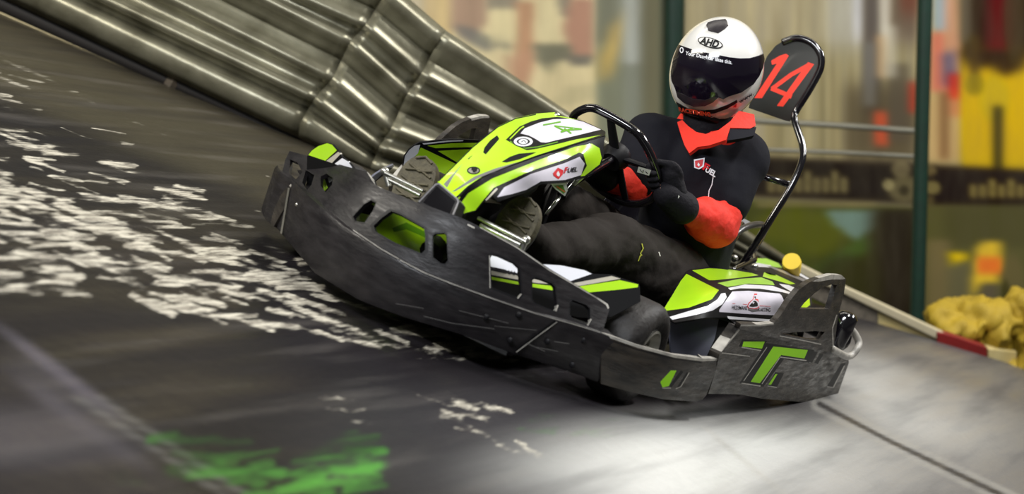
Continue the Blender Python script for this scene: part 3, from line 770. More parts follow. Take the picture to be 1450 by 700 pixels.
for f in F[:-2]: k = min(f) % m; mi.append(1 if (set(x % m for x in f) in ({3, 4}, {4, 5})) else 0)
mi += [0, 0]
fb = from_data('front_bumper', V, F, ['black_plastic', 'edge_highlight'], kart, True, [0 if not a else 0 for a in mi], 35)
face = Surf3([(P[i][0] + nrm[i][0] * .008, P[i][1] + nrm[i][1] * .008, z) for i in range(3, len(P), 3) for z in (bz[i] + .01, rz[i] - .012)])
decal('panel_seam', [('seam_black', stroke([(730, 498), (759, 476), (787, 455)], 4.2)), ('edge_highlight', stroke([(731, 499), (761, 476.5), (789, 456)], 1.3))], face, None, fb, .004)
decal('panel_seam', [('steel', stroke([(398, 331), (409, 266)], 2.6))], Surf3([(P[i][0] + nrm[i][0] * .008, P[i][1] + nrm[i][1] * .008, z) for i in (1, 2, 3, 4, 5, 6) for z in (bz[i] + .01, rz[i] - .012)]), None, fb, .006)
decal('ridge_line', [('edge_highlight', stroke([(500, 326), (540, 353), (565, 367)], 1.3)), ('edge_highlight', stroke([(566, 368), (600, 386), (640, 402), (700, 424), (758, 444)], 1.4)), ('edge_highlight', stroke([(758, 444), (800, 456), (848, 470)], 1.2))], face, None, fb, .006)  # pale lines drawn along the bumper ridge
def scratch(pts, w): return ('scuff_grey', stroke(pts, w))
decal('scuff', [scratch([(600, 448), (640, 458), (700, 466)], .8), scratch([(650, 440), (720, 458)], .7), scratch([(700, 462), (760, 468)], .6), scratch([(760, 492), (790, 498)], .8), scratch([(745, 486), (772, 498)], .8), scratch([(560, 430), (600, 437)], .6), scratch([(785, 484), (806, 487)], 1)], face, None, fb, .006)
for (x, y) in [(688, 449), (734, 446), (825, 482), (810, 517), (722, 482), (775, 484)]:
    mb = MB(); a = np.array(face(x, y, .004)); mb.ell(a, (.003, 0, 0), (0, .008, 0), (0, 0, .008), 12, 8); mb.build('bolt', 'dark', fb, True)
for (x, y, a_, v_) in [(391, 268, 'Y', -.635), (394, 292, 'Y', -.635), (421, 290, 'X', 1.465), (425, 317, 'X', 1.475)]:
    mb = MB(); a = K(x, y, a_, v_); mb.ell(a, (.006, 0, 0), (0, .006, 0), (0, 0, .006), 12, 8); mb.build('bolt', 'steel', fb, True)
# upright panel with its openings
up = Surf3([(P[i][0] - nrm[i][0] * d, P[i][1] - nrm[i][1] * d, z) for i in range(2, len(P), 3) for d, z in ((.008, rz[i]), (.06, tz[i]))])
HOLES = [[(411, 226), (421, 230), (428, 244), (419, 254), (409, 245)], [(433, 241), (445, 248), (441, 262), (435, 269), (428, 259)], [(454, 250), (462, 246), (471, 252), (470, 262), (461, 272), (454, 263)],
         [(500, 307), (515, 290), (525, 284), (532, 287), (528, 298), (516, 315), (503, 313)],
         [(529, 320), (540, 309), (554, 299), (565, 303), (600, 323), (602, 332), (602, 354), (597, 359), (560, 344), (532, 328)],
         [(613, 334), (616, 331), (629, 330), (632, 333), (634, 369), (630, 374), (624, 373), (613, 364)],
         [(694, 366), (697, 361), (706, 363), (728, 373), (735, 380), (738, 416), (734, 421), (726, 419), (697, 407)],
         [(754, 397), (759, 393), (782, 402), (786, 407), (789, 436), (785, 441), (757, 429), (754, 423)],
         [(807, 429), (811, 425), (830, 432), (835, 437), (836, 455), (832, 460), (811, 451), (807, 446)]]
top_line = [(410, 214), (440, 222), (499, 238), (520, 243), (526, 250), (530, 261), (542, 267), (594, 288), (652, 308), (677, 320), (731, 348), (777, 380), (852, 425), (861, 431), (863, 438)]
rid_line = [(854, 468), (849, 472), (787, 452), (758, 445), (677, 417), (600, 387), (540, 355), (484, 318), (433, 273), (405, 248), (400, 242), (404, 226)]
scale_rims = lambda h, k=1.12: [tuple(np.mean(h, 0) + (np.array(p) - np.mean(h, 0)) * k) for p in h]
regs = [('dark', scale_rims(h, 1.13)) for h in HOLES[3:]] + [('edge_highlight', stroke([(680, 322), (731, 350), (777, 382), (850, 425)], 1.6)), ('edge_highlight', stroke([(846, 422), (859, 431), (862, 437)], 3)), ('edge_highlight', stroke([(662, 318), (672, 323)], 2)),
    ('edge_highlight', stroke([(693, 362), (694, 408)], 1.2)), ('edge_highlight', stroke([(787, 441), (790, 432)], 2.2)), ('edge_highlight', stroke([(832, 461), (837, 452)], 2.2)), ('edge_highlight', stroke([(733, 423), (738, 416)], 2.2)), ('edge_highlight', stroke([(521, 243), (530, 258), (541, 266)], 3))]
upn = sheet('bumper_upright', up, top_line + rid_line, regs, ['black_plastic', 'dark', 'edge_highlight'], .012, 7, HOLES, fb)
# ---- left wheel guard
EDG = [(849, 470), (904, 489), (956, 503), (994, 508), (1017, 508), (1030, 508)]; BOG = [(849, 543), (940, 566), (985, 568), (1003, 560), (1030, 556)]
gp = [(1.43, .44), (1.385, .495), (1.32, .56), (1.22, .61), (1.1, .64), (1.0, .655), (.93, .66)]
gs = Surf3([(x, y, z_on((x, y), l)) for x, y in gp for l in (EDG, BOG)], 1e-2)
wg = sheet('wheel_guard', gs, [(851, 471), (904, 489), (956, 503), (994, 508), (1018, 508), (1012, 530), (1000, 560), (994, 567), (985, 569), (940, 566), (895, 556), (851, 544)],
      [('edge_highlight', stroke([(852, 473), (904, 491), (956, 505), (994, 510), (1017, 509)], 4)), ('dark', stroke([(852, 478), (904, 496), (956, 509), (994, 514)], 1.5)),
       ('slot_green', [(935, 541), (950, 525), (958, 525), (947, 547), (938, 549)]), ('seam_black', stroke([(949, 548), (966, 526)], 4)), ('seam_black', stroke([(960, 549), (974, 528)], 3)), ('edge_highlight', stroke([(938, 550), (950, 550)], 1.4)), ('edge_highlight', stroke([(957, 551), (964, 548), (976, 528)], 1))],
      ['guard_plastic', 'edge_highlight', 'dark', 'slot_green', 'seam_black'], .018, 7, [], kart)
mirror(wg)
# ---- rear side guard with slots
rs = Surf([(1020, 500, .66), (1046, 465, .655), (1100, 480, .665), (1164, 492, .66), (1202, 512, .635), (1184, 560, .64), (1171, 570, .645), (1100, 565, .665), (1006, 555, .655), (1090, 520, .668)])
slots = [('seam_black', [(1046, 491), (1051, 481), (1086, 483), (1080, 496)]), ('slot_green', [(1053, 484), (1083, 484), (1079, 494), (1051, 491)]), ('edge_highlight', stroke([(1050, 492), (1079, 497)], 1.6)),
    ('seam_black', [(1085, 486), (1153, 496), (1146, 514), (1110, 509), (1081, 548), (1047, 543)]), ('slot_green', [(1095, 491), (1144, 496), (1139, 508), (1106, 503), (1076, 543), (1063, 541)]), ('edge_highlight', stroke([(1105, 506), (1142, 511)], 1.6)), ('edge_highlight', stroke([(1104, 507), (1079, 544)], 1.2)), ('edge_highlight', stroke([(1050, 543), (1077, 547)], 1.6)), ('edge_highlight', stroke([(1053, 540), (1086, 492)], 1.1)),
    ('seam_black', [(1098, 527), (1110, 529), (1100, 549), (1087, 547)]), ('slot_green', [(1098, 530), (1101, 530), (1092, 545), (1088, 545)]), ('edge_highlight', stroke([(1087, 547), (1100, 549)], 1.4)),
    ('seam_black', [(1152, 498), (1158, 499), (1150, 514), (1144, 512)]), ('seam_black', [(1161, 501), (1166, 502), (1158, 516), (1153, 514)]), ('seam_black', [(1191, 515), (1198, 514), (1180, 549), (1171, 547)]), ('edge_highlight', stroke([(1171, 548), (1180, 549), (1196, 518)], 1.3)),
    ('edge_highlight', stroke([(1022, 500), (1062, 505)], 1.2)), ('edge_highlight', stroke([(1021, 498), (1047, 467)], 2.2))]
rg = sheet('rear_side_guard', rs, [(1019, 502), (1046, 464), (1100, 476), (1150, 492), (1180, 499), (1201, 505), (1202, 514), (1186, 560), (1178, 570), (1165, 573), (1128, 569), (1079, 565), (1049, 559), (1003, 558), (1012, 530)], slots, ['guard_plastic', 'slot_green', 'edge_highlight', 'seam_black'], .03, 7, [], kart)
mrg = mirror(rg)
for v in mrg.data.vertices: v.co.x = v.co.x * .6 - .06; v.co.y += .03
hs = Surf([(1046, 462, .66), (1100, 468, .67), (1131, 420, .665), (1160, 400, .655), (1195, 400, .64), (1180, 490, .66), (1140, 480, .668), (1060, 472, .662)])
hd = sheet('bumper_handle', hs, [(1047, 466), (1049, 459), (1078, 460), (1096, 458), (1106, 446), (1118, 427), (1131, 411), (1146, 400), (1160, 394), (1178, 389), (1192, 390), (1198, 396), (1195, 416), (1187, 447), (1181, 492), (1180, 500), (1150, 494), (1100, 480)],
      [('edge_highlight', [(1150, 399), (1160, 394), (1178, 389), (1192, 390), (1197, 395), (1192, 396), (1178, 396), (1160, 399)]), ('edge_highlight', stroke([(1049, 461), (1078, 461), (1096, 459)], 2.5)),  ('edge_highlight', stroke([(1104, 476), (1140, 483), (1163, 488)], 1.5)), ('edge_highlight', stroke([(1180, 495), (1179, 465), (1185, 446)], 1.4))],
      ['guard_plastic', 'edge_highlight', 'dark'], .016, 6, [[(1132, 438), (1139, 429), (1154, 415), (1166, 407), (1178, 403), (1185, 404), (1175, 438)], [(1105, 473), (1125, 471), (1155, 469), (1168, 470), (1162, 481), (1150, 482)]], kart)
hr_ = sheet('bumper_handle', plane('Y', -.60), [(604, 226), (616, 208), (625, 197), (644, 180), (655, 173), (667, 168), (682, 164), (693, 164.5), (695, 170), (692, 185), (686, 215), (684, 236)], [('edge_highlight', [(667, 168), (682, 164), (693, 164.5), (693, 167), (682, 167.5), (668, 171)])], ['guard_plastic', 'edge_highlight'], .016, 5, [[(643, 200), (651, 192), (660, 186), (668, 182), (674, 182), (670, 199), (660, 203)]], kart)
for s in (1, -1):
    mb = MB(); pts = [K(1176, 493, 'Y', .655), K(1200, 505, 'X', -.42), K(1213, 495, 'X', -.47), K(1216, 485, 'X', -.49), K(1211, 474, 'X', -.48), K(1203, 464, 'X', -.46), K(1194, 456, 'X', -.43)]
    mb.tube([p * np.array([1, s, 1]) for p in smooth_path(pts, 6)], .012, 10); mb.build('bumper_ring', 'edge_highlight', kart, True)
mb = MB(); a = K(1192, 467, 'X', -.42); mb.tube([a + np.array([0, 0, z]) for z in (-.065, -.06, 0, .045, .058, .062)], [.018, .030, .036, .036, .026, .008], 16)
b = a * np.array([1, -1, 1]); mb.tube([b + np.array([0, 0, z]) for z in (-.065, -.06, 0, .045, .058, .062)], [.02, .03, .032, .03, .02, .006], 16)
mb.tube(smooth_path([a + np.array([0, .02, -.03]), a + np.array([-.04, -.1, -.03]), (-.5, 0, a[2] - .03), b + np.array([-.04, .1, -.03]), b + np.array([0, -.02, -.03])], 6), .035, 12)
for s in (1, -1): mb.tube([(-.2, .3 * s, .14), (-.5, .3 * s, a[2] - .03)], .014, 8)
mb.build('rear_bumper', 'gloss_black', kart, True, 50)
# ---- wheels
def wheel(x, y, z, r, w, side):
    prof = [(-w / 2 + .012, .07), (-w / 2, r * .72), (-w / 2 + .004, r * .86), (-w / 2 + .02, r * .97), (-w / 2 + .035, r), (w / 2 - .035, r), (w / 2 - .02, r * .97), (w / 2 - .004, r * .86), (w / 2, r * .72), (w / 2 - .012, .07)]
    def rev(prof, seg=48, m='tyre', name='tyre', parent=kart, closed=True):
        V = []; F = []; n = len(prof)
        for k in range(seg):
            a = 2 * math.pi * k / seg
            for yy, rr in prof: V.append((x + rr * math.sin(a), y + yy, z + rr * math.cos(a)))
        for k in range(seg):
            l = (k + 1) % seg
            for i in range(n if closed else n - 1): j = (i + 1) % n; F.append((k * n + i, k * n + j, l * n + j, l * n + i))
        return from_data(name, V, F, m, parent, True, None, 50)
    t = rev(prof, name='wheel')
    rev([(side * (w / 2 - .006), .074), (side * (w / 2 - .004), .068), (side * (w / 2 - .03), .06), (side * (w / 2 - .036), .03), (side * (w / 2 - .01), .026), (side * (w / 2 - .008), .0001), (-side * .03, .0001), (-side * .03, .072)], 40, 'steel', 'rim', t)
    return t
for s in (1, -1): wheel(1.165, s * .475, .14, .14, .13, s); wheel(0.02, s * .50, .14, .14, .19, s)
mb = MB(); mb.tube([(0.02, -.42, .14), (0.02, .42, .14)], .02, 12); mb.build('rear_axle', 'steel', kart, True)
# ---- chassis
mb = MB()
mb.box((.72, 0, .055), (.8, 0, 0), (0, .3, 0), (0, 0, .006))
for s in (1, -1):
    mb.tube(smooth_path([(-.25, .3 * s, .07), (.3, .3 * s, .07), (.9, .22 * s, .07), (1.5, .2 * s, .08)], 6), .016, 10)
    mb.tube([(1.16, .1 * s, .1), (1.165, .42 * s, .14)], .014, 8); mb.tube([(.25, .3 * s, .09), (.25, .58 * s, .1)], .014, 8); mb.tube([(.85, .3 * s, .09), (.85, .58 * s, .1)], .014, 8)
    mb.tube([(1.5, .2 * s, .08), (1.6, .2 * s, .15)], .014, 8)
mb.build('frame', 'tube_black', kart, True, 40)
mb = MB(); mb.box((-.12, .12, .2), (.12, 0, 0), (0, .2, 0), (0, 0, .08)); mb.box((-.12, -.2, .18), (.1, 0, 0), (0, .1, 0), (0, 0, .06)); o = mb.build('engine', 'dark', kart); bv = o.modifiers.new('b', 'BEVEL'); bv.width = .012; bv.segments = 2
# ---- side pod
ps = Surf([(937, 442, .46), (950, 420, .42), (963, 398, .38), (972, 387, .36), (1018, 411, .52), (1003, 430, .55), (950, 449, .50), (1028, 418, .54), (1037, 413, .54), (1112, 416, .535), (1100, 450, .56), (1019, 443, .57),
           (978, 382, .34), (1010, 380, .34), (1050, 384, .36), (1085, 388, .40), (1085, 400, .47), (1130, 405, .44), (1148, 412, .46), (1140, 440, .54), (1060, 396, .45), (1045, 461, .585), (1097, 462, .58)], 3e-3)
pod = sheet('side_pod', ps, [(936, 443), (950, 420), (963, 397), (971, 385), (978, 381), (1010, 378), (1040, 380), (1065, 384), (1080, 383), (1092, 384), (1120, 396), (1148, 410), (1150, 430), (1140, 450), (1120, 464), (1097, 466), (1060, 465), (1044, 462), (1030, 450), (1000, 450), (955, 457), (944, 450)],
    [('green', [(938, 441), (951, 420), (964, 398), (972, 388), (1018, 411), (1008, 424), (975, 436)]), ('green', [(980, 383), (1005, 380), (1035, 382), (1065, 387), (1074, 390), (1052, 393), (1012, 397), (1004, 397)]),
     ('green_dusty', [(1016, 401), (1048, 395), (1078, 393), (1094, 399), (1097, 404), (1060, 402), (1030, 406.5)]), ('white', [(1031, 408), (1055, 403), (1094, 405), (1122, 415), (1130, 420), (1108, 414), (1076, 409), (1048, 408.5), (1034, 411)]),
     ('green', [(1082, 386), (1092, 386), (1126, 402), (1119, 403), (1080, 392)]), ('white', [(1103, 402), (1117, 404), (1135, 412), (1129, 418), (1108, 406)]), ('green', [(1130, 425), (1146, 420), (1147, 432), (1137, 440)]),
     ('white', [(1027, 415), (1029, 421), (1023, 431), (1009, 440), (985, 446), (952, 453), (948, 449), (975, 441), (1003, 433), (1016, 424), (1021, 416)]),
     ('sticker_white', [(1037, 413), (1060, 412), (1104, 416), (1107, 419), (1111, 428), (1101, 447), (1053, 444.6), (1018.6, 442), (1018.6, 439)]),
     ('white', [(1030, 448), (1096, 453), (1094, 456), (1031, 452)]), ('silver_grey', [(1038, 456.5), (1092, 460), (1091, 463), (1044, 461)])],
    ['seam_black', 'green', 'green_dusty', 'white', 'sticker_white', 'silver_grey'], .005, 5, [], kart)
rp = Surf([(572, 236, -.47), (580, 212, -.46), (594, 203, -.44), (656, 198, -.36), (690, 205, -.33), (645, 231, -.37), (650, 262, -.35), (600, 270, -.41)], 3e-3); print('pod right', [rp(*q).round(2) for q in [(572, 236), (594, 203), (656, 198), (645, 231), (650, 262)]])
sheet('side_pod', rp, [(570, 238), (572, 222), (579, 212), (586, 206), (594, 202), (615, 199.5), (635, 197.5), (656, 197.5), (682, 199), (700, 204), (690, 225), (650, 262), (610, 275), (575, 262)], [('green', [(596, 209), (645, 232), (640, 270), (600, 272), (585, 250), (584, 228)]), ('green', [(605, 206.5), (640, 203), (690, 202), (690, 208), (645, 209), (617, 210)]), ('green', [(620, 214), (650, 212), (690, 211), (688, 225), (660, 240), (647, 230)]), ('white', [(571, 237), (573.5, 221), (580, 212), (587, 206.5), (595, 205), (592, 217), (582, 227), (575, 240)]), ('white', [(598, 203), (635, 199), (656, 198.5), (656, 200), (635, 201), (600, 205)])], ['seam_black', 'green', 'white'], .005, 5, [], kart)
text_on('lettering', 'HEZEMANS', ps, (1036.5, 438), (21.5, 1.2), (.3, -5.6), 'dark', pod, .003, .005)
text_on('lettering', 'KARTING', ps, (1074, 441), (17, .9), (.3, -5.6), 'dark', pod, .003, .005)
decal('church_emblem', [('red', [(1058, 434), (1060, 429), (1066, 424), (1068, 416), (1072, 416), (1074, 426), (1075, 436), (1070, 438), (1060, 437)]), ('sticker_white', [(1059, 434), (1061, 430), (1067, 424), (1068.5, 418), (1071, 418), (1073, 427), (1074, 435), (1069, 437), (1061, 436)]),
    ('dark', [(1060.5, 434), (1064, 430), (1067, 427), (1068.6, 420), (1070, 420), (1071, 427), (1073, 430), (1073, 434), (1066, 435)]), ('silver_grey', stroke([(1060, 437.5), (1066, 440), (1074, 439)], 3)),
    ('red', stroke([(1037, 430), (1058, 431.5)], .6)), ('red', stroke([(1076, 433), (1091, 434.5)], .6))], ps, None, pod, .003)
pl = Surf([(953, 455, .50), (953, 497, .52), (1040, 460, .58), (1018, 502, .595)])
sd = sheet('pod_side_panel', pl, [(948, 458), (960, 455), (975, 451), (1000, 448), (1030, 449), (1046, 460), (1036, 480), (1020, 504), (1005, 508), (985, 505), (950, 500)], [('silver_grey', stroke([(962, 457), (978, 453), (1004, 451), (1022, 453)], 2.2)), ('seam_black', [(1018, 452), (1046, 461), (1020, 504), (1000, 506), (1012, 480)])], ['pod_dark', 'silver_grey', 'seam_black'], .005, 6, [], kart)
mirror(sd)
# ---- front spoiler: wings either side of the nose and its centre
ws = plane3((1.38, .18, .30), (1.24, .44, .335), (1.32, .42, .22))
wing = sheet('front_spoiler', ws, [(686, 350), (720, 362), (761, 373), (794, 375), (828, 382), (839, 388), (868, 389), (880, 394), (904, 402), (906, 406), (907, 427), (864, 450), (820, 450), (740, 430), (688, 410)],
    [('white', [(687, 352), (720, 363), (761, 374), (794, 376), (828, 383), (838, 388), (806, 399), (780, 398), (737, 388), (688, 376)]), ('beige', [(688, 382), (737, 391), (780, 401), (808, 402), (866, 391), (879, 395), (821, 405), (760, 401), (688, 388)]),
     ('green', [(690, 391), (737, 400), (780, 405), (819, 406), (878, 397), (904, 403), (903, 407), (880, 410), (832, 414.5), (780, 411), (737, 404), (690, 395)])],
    ['seam_black', 'white', 'beige', 'green', 'dark'], .006, 6, [], kart)
text_on('lettering', 'HEZEMANS', ws, (694, 383), (44, 9), (.3, -5.5), 'dark', wing, .003, .03)
wr_ = plane3((1.34, -.55, .29), (1.42, -.35, .27), (1.32, -.5, .16))
sheet('front_spoiler', wr_, [(435, 221), (441, 213), (451, 206), (463, 202), (471, 205), (479, 213), (484, 222), (492, 228), (502, 240), (530, 258), (540, 300), (500, 318), (460, 300), (434, 262)], [('green', [(436.5, 219.7), (442, 213), (451, 207), (463, 203), (470, 205), (477, 213), (460.6, 227.7)]), ('beige', [(462, 228), (479, 215), (482.5, 218), (470, 231)]), ('white', [(474, 232), (484.6, 224), (493, 229), (501, 241), (492, 240)]), ('white', [(461, 244), (469, 244), (473, 255), (466, 259)]), ('green', [(454, 250), (460, 254), (464, 266), (458, 273), (452, 262)]), ('silver_grey', [(505, 300), (522, 288), (530, 286), (528, 300), (515, 312)])], ['seam_black', 'green', 'beige', 'white', 'silver_grey'], .006, 5, [], kart)
mb = MB()
cs = Surf([(520, 290, -.16), (560, 300, -.10), (600, 320, -.02), (630, 330, .06), (680, 350, .18), (540, 335, -.12), (600, 365, .0), (630, 380, .05), (680, 400, .18)])
cs2 = lambda x, y, eps=0: cs(x, y, eps) - np.array([.082, 0, 0])
cen = sheet('spoiler_centre', cs2, [(504, 270), (560, 285), (640, 318), (655, 324), (655, 392), (640, 385), (560, 360), (500, 330), (480, 310), (484, 285)], [('green_dark', [(536, 322), (556, 314), (604, 338), (602, 344), (556, 324), (538, 328)]), ('seam_black', [(492, 280), (510, 290), (520, 296), (512, 306), (490, 300)]), ('silver_grey', [(512, 292), (526, 285), (532, 290), (518, 305)]), ('green_dark', [(612, 345), (622, 338), (624, 360), (616, 358)])], ['green', 'green_dark', 'seam_black', 'silver_grey'], .005, 7, [], kart)
# ---- nose fairing
ts = Surf([(622, 256, -.035), (643, 235, -.05), (669, 209, -.07), (705, 179, -.085), (730, 167, -.095), (759, 162, -.105), (784, 160, -.11), (647, 281, .035), (663, 265, .04), (697, 244, .055), (766, 220, .07), (816, 205, .08), (856, 192, .095), (635, 268, 0), (672, 240, 0), (720, 207, 0), (810, 184, 0), (840, 178, -.03)], 3e-3)
nose = sheet('nose_fairing', ts, [(620, 257), (643, 234), (669, 208), (686, 194), (705, 179), (730, 167), (759, 161), (785, 159), (792, 164), (807, 167), (826, 171.5), (841, 178), (857, 186), (857, 192), (816, 204), (800, 209), (766, 219), (720, 236), (697, 244), (684, 251), (663, 265), (647, 283), (634, 270)],
    [('seam_black', stroke([(646, 281), (663, 265), (684, 251), (697, 244.5), (720, 236.5), (759, 222), (800, 209), (857, 191)], 3.2)), ('seam_black', stroke([(621, 257), (643, 235), (669, 209), (686, 195), (705, 180), (730, 168), (759, 162)], 1.6)),
     ('seam_black', [(716, 198), (736, 179), (752, 172), (768, 167.5), (790, 165.5), (826, 171), (857, 185), (857, 190), (816, 197.5), (790, 204), (760, 211), (746, 213), (732, 207)]),
     ('green', stroke([(722, 197), (737, 182), (742, 179)], 1.6)), ('green_dark', stroke([(722, 200), (744, 210), (762, 208), (790, 201)], 1.2)),
     ('sticker_white', [(737, 189), (743, 182), (763, 174), (783, 169), (807, 168), (826, 172.5), (841, 179), (851, 183.6), (816.5, 192), (787.6, 198.6), (774, 202), (766, 201.5), (757, 196), (749, 192)]),
     ('seam_black', [(704, 191.5), (707, 197), (688, 219), (684, 216), (686, 209), (694, 199)]), ('seam_black', [(709.8, 229.5), (722, 222), (735, 217.5), (760, 215.5), (753, 219), (735.5, 226), (717.5, 230.5)]),
     ('silver_grey', [(628, 261), (633, 266), (642, 250), (655, 232)]), ('silver_grey', [(639, 272), (645, 271), (680, 251), (735, 229), (700, 239), (672, 250)])],
    ['green', 'seam_black', 'sticker_white', 'green_dark', 'silver_grey'], .005, 4, [], kart)
ell2 = lambda cx, cy, rx, ry, n=20: [(cx + rx * math.cos(2 * math.pi * k / n), cy + ry * math.sin(2 * math.pi * k / n)) for k in range(n)]
decal('round_emblem', [('dark', ell2(741, 200.5, 15.5, 8)), ('white', ell2(741, 200.5, 13.5, 6.8)), ('dark', ell2(741, 200.5, 9.5, 4.6)), ('white', ell2(741, 200.5, 6.5, 3.6)), ('dark', stroke([(738, 201), (742, 199), (745, 202)], 1.2))], ts, None, nose, .002)
decal('bolt_plate', [('dark', ell2(670.6, 241.5, 9.5, 5.6)), ('steel', ell2(670.6, 241.5, 7.5, 4)), ('dark', ell2(670.6, 240, 3, 1.6))], ts, None, nose, .002)
for n_i, seg_s in enumerate([[((769, 177), (794, 172.5), 2.0)], [((785, 178), (800, 185.5), 2.2), ((785, 178), (823, 182.5), 1.5), ((800, 184.5), (824, 183), 2.0), ((794, 187), (811, 182), 2.4), ((799, 182), (809, 189), 2.2)]]):
    for a_, b_, w_ in seg_s: decal('number', [('lime_text', stroke([np.array(a_) + (np.array(b_) - np.array(a_)) * k_ / 6 for k_ in range(7)], w_))], ts, None, nose, .004)
mb = MB(); mb.ell(ts(789, 163, .003), (.009, 0, 0), (0, .009, 0), (0, 0, .007), 12, 8); mb.build('bolt', 'chrome', nose, True)
ss = Surf([(647, 283, .035), (663, 266, .042), (697, 245, .057), (766, 221, .072), (816, 206, .082), (856, 193, .097), (642, 306, .05), (673, 299, .075), (704, 280, .10), (745, 270, .11), (800, 256, .12), (824, 249, .12), (824, 220, .11), (851, 217, .115), (766, 229, .085), (697, 257, .068), (663, 278, .05), (752, 246, .105)], 3e-3)
side = sheet('fairing_side', ss, [(642, 307), (644, 300), (647, 282), (663, 266), (684, 252), (697, 245), (720, 237), (759, 223), (800, 210), (840, 198), (857, 193), (855, 205), (855, 220), (851, 235), (828, 252), (800, 259), (766, 261), (745, 273), (725, 279), (705, 286), (697, 278), (684, 288), (673, 300)],
    [('green', [(642, 306), (645, 298), (663, 274), (697, 253), (766, 225.5), (814, 208), (838, 203.5), (849, 210), (852, 224), (849, 233), (828, 249), (822, 250), (831, 235), (826, 218), (820, 216), (800, 226), (752, 242), (712, 260), (699, 266), (684, 284), (673, 298)]),
     ('sticker_white', [(704, 279.5), (714, 265.5), (752, 246.5), (800, 231), (821, 222), (828, 232), (823, 248), (800, 255), (766, 257), (745, 269), (725, 275)]), ('beige', stroke([(688, 284), (704, 267)], 2.6))],
    ['seam_black', 'green', 'sticker_white', 'beige'], .005, 5, [], kart)
decal('flame_logo', [('red', [(783, 245.5), (790, 237.5), (798, 241.5), (797, 247), (791, 254), (784, 249)]), ('white', [(789, 249), (788, 246), (790.5, 242), (793, 247), (792, 250)])], ss, None, side, .002)
text_on('lettering', 'F', ss, (798.5, 245), (5, -.6), (1.2, -8), 'red', side, .003, .035, .1)
text_on('lettering', 'UEL', ss, (803.5, 244.5), (14, -1.6), (1.2, -6.4), 'dark', side, .003, .03, .1)
ms = mirror(side)
bmm = bmesh.new(); bmm.from_mesh(ms.data); bmesh.ops.delete(bmm, geom=[f for f in bmm.faces if f.calc_center_median().x > 1.4], context='FACES'); bmm.to_mesh(ms.data); bmm.free()
for v in ms.data.vertices: v.co.y *= .62; v.co.z -= .022
ns = Surf([(617, 260, 'X', 1.58), (648, 283, 'X', 1.585), (591, 287, 'X', 1.59), (636, 309, 'X', 1.60), (642, 306, 'X', 1.60)])
sheet('nose_inlet', ns, [(591, 287), (597, 279), (617, 259), (622, 259), (648, 281), (651, 286), (643, 306), (640, 312), (632, 310), (605, 298)], [('silver_grey', stroke([(593, 286), (617, 261), (622, 260), (647, 281), (649, 286), (641, 305)], 2.2)), ('gloss_black', [(599, 287), (618, 264), (645, 285), (637, 303), (610, 293)])], ['black_plastic', 'silver_grey', 'gloss_black'], .04, 5, [], kart)
mb = MB()
mb.tube([(1.5, 0, .2), (1.3, 0, .3), (1.05, 0, .42)], [.035, .035, .03], 12); mb.box((1.35, 0, .22), (.1, 0, 0), (0, .03, 0), (0, 0, .14)); mb.tube([(1.0, .03, .06), (.9, .02, .3), (.86, 0, .44)], .014, 8); mb.tube([(1.0, -.03, .06), (.9, -.02, .3), (.86, 0, .44)], .014, 8)
mb.build('fairing_support', 'dark', kart, True, 40)
sp = plane('Y', .09); decal('warning_sticker', [('white', [(779, 259), (801, 257), (804, 270), (800, 278), (786, 268)]), ('lime_text', [(784, 263), (797, 262), (801, 272), (798, 275)]), ('orange_red', stroke([(788, 264), (800, 272)], 1.6))], sp, None, kart, 0)
# ---- steering
n_ = np.array([.78, 0, -.62]); cpt = np.array([.60, 0, .58])
def SW(px, py, off=0.0):
    v = ray(px, py); t = ((cpt + n_ * off - CK) @ n_) / (v @ n_); return CK + v * t
rim = smooth_path([SW(*q) for q in [(811, 168), (821, 157), (838, 153), (858, 161), (896, 184), (911, 200), (925, 228), (933, 258), (922, 282), (890, 288), (850, 268), (820, 235), (808, 200)]], 6, True)
mb = MB(); mb.tube(rim, .0125, 12, closed=True); swl = mb.build('steering_wheel', 'gloss_black', kart, True)
mb = MB(); hub = SW(872, 222); mb.tube([hub - n_ * .02, hub + n_ * .0, hub + n_ * .03], [.04, .045, .03], 16)
for q in [(864, 164), (925, 240), (822, 225), (885, 280)]: mb.tube([hub, SW(*q)], [.022, .014], 10, flat=.5)
mb.build('spoke_hub', 'dark', swl, True, 50)
lb = lambda x, y, eps=0: SW(x, y, .035 + eps)
decal('hub_label', [('label_grey', [(904, 236), (922, 241), (919, 249), (902, 244)]), ('dark', stroke([(906, 240), (909, 244)], 1)), ('dark', stroke([(911, 241), (910, 245)], 1)), ('dark', stroke([(914, 243), (917, 246)], 1))], lb, None, swl, 0)
mb = MB(); mb.tube([K(773, 304, 'Y', .05), K(797, 274, 'Y', .05)], .006, 10); mb.build('column_rod', 'chrome', kart, True)
mb = MB(); mb.tube([K(795, 277, 'Y', .05), K(812, 258, 'Y', .05)], .014, 12); mb.tube([K(812, 258, 'Y', .05), hub], .012, 10); mb.build('steering_column', 'tube_black', kart, True, 50)
mb = MB(); mb.tube([K(812, 262, 'Y', .07), K(838, 236, 'Y', .07), K(848, 226, 'Y', .07), K(852, 222, 'Y', .07)], [.006, .010, .010, .004], 12); mb.build('column_bush', 'steel', kart, True)
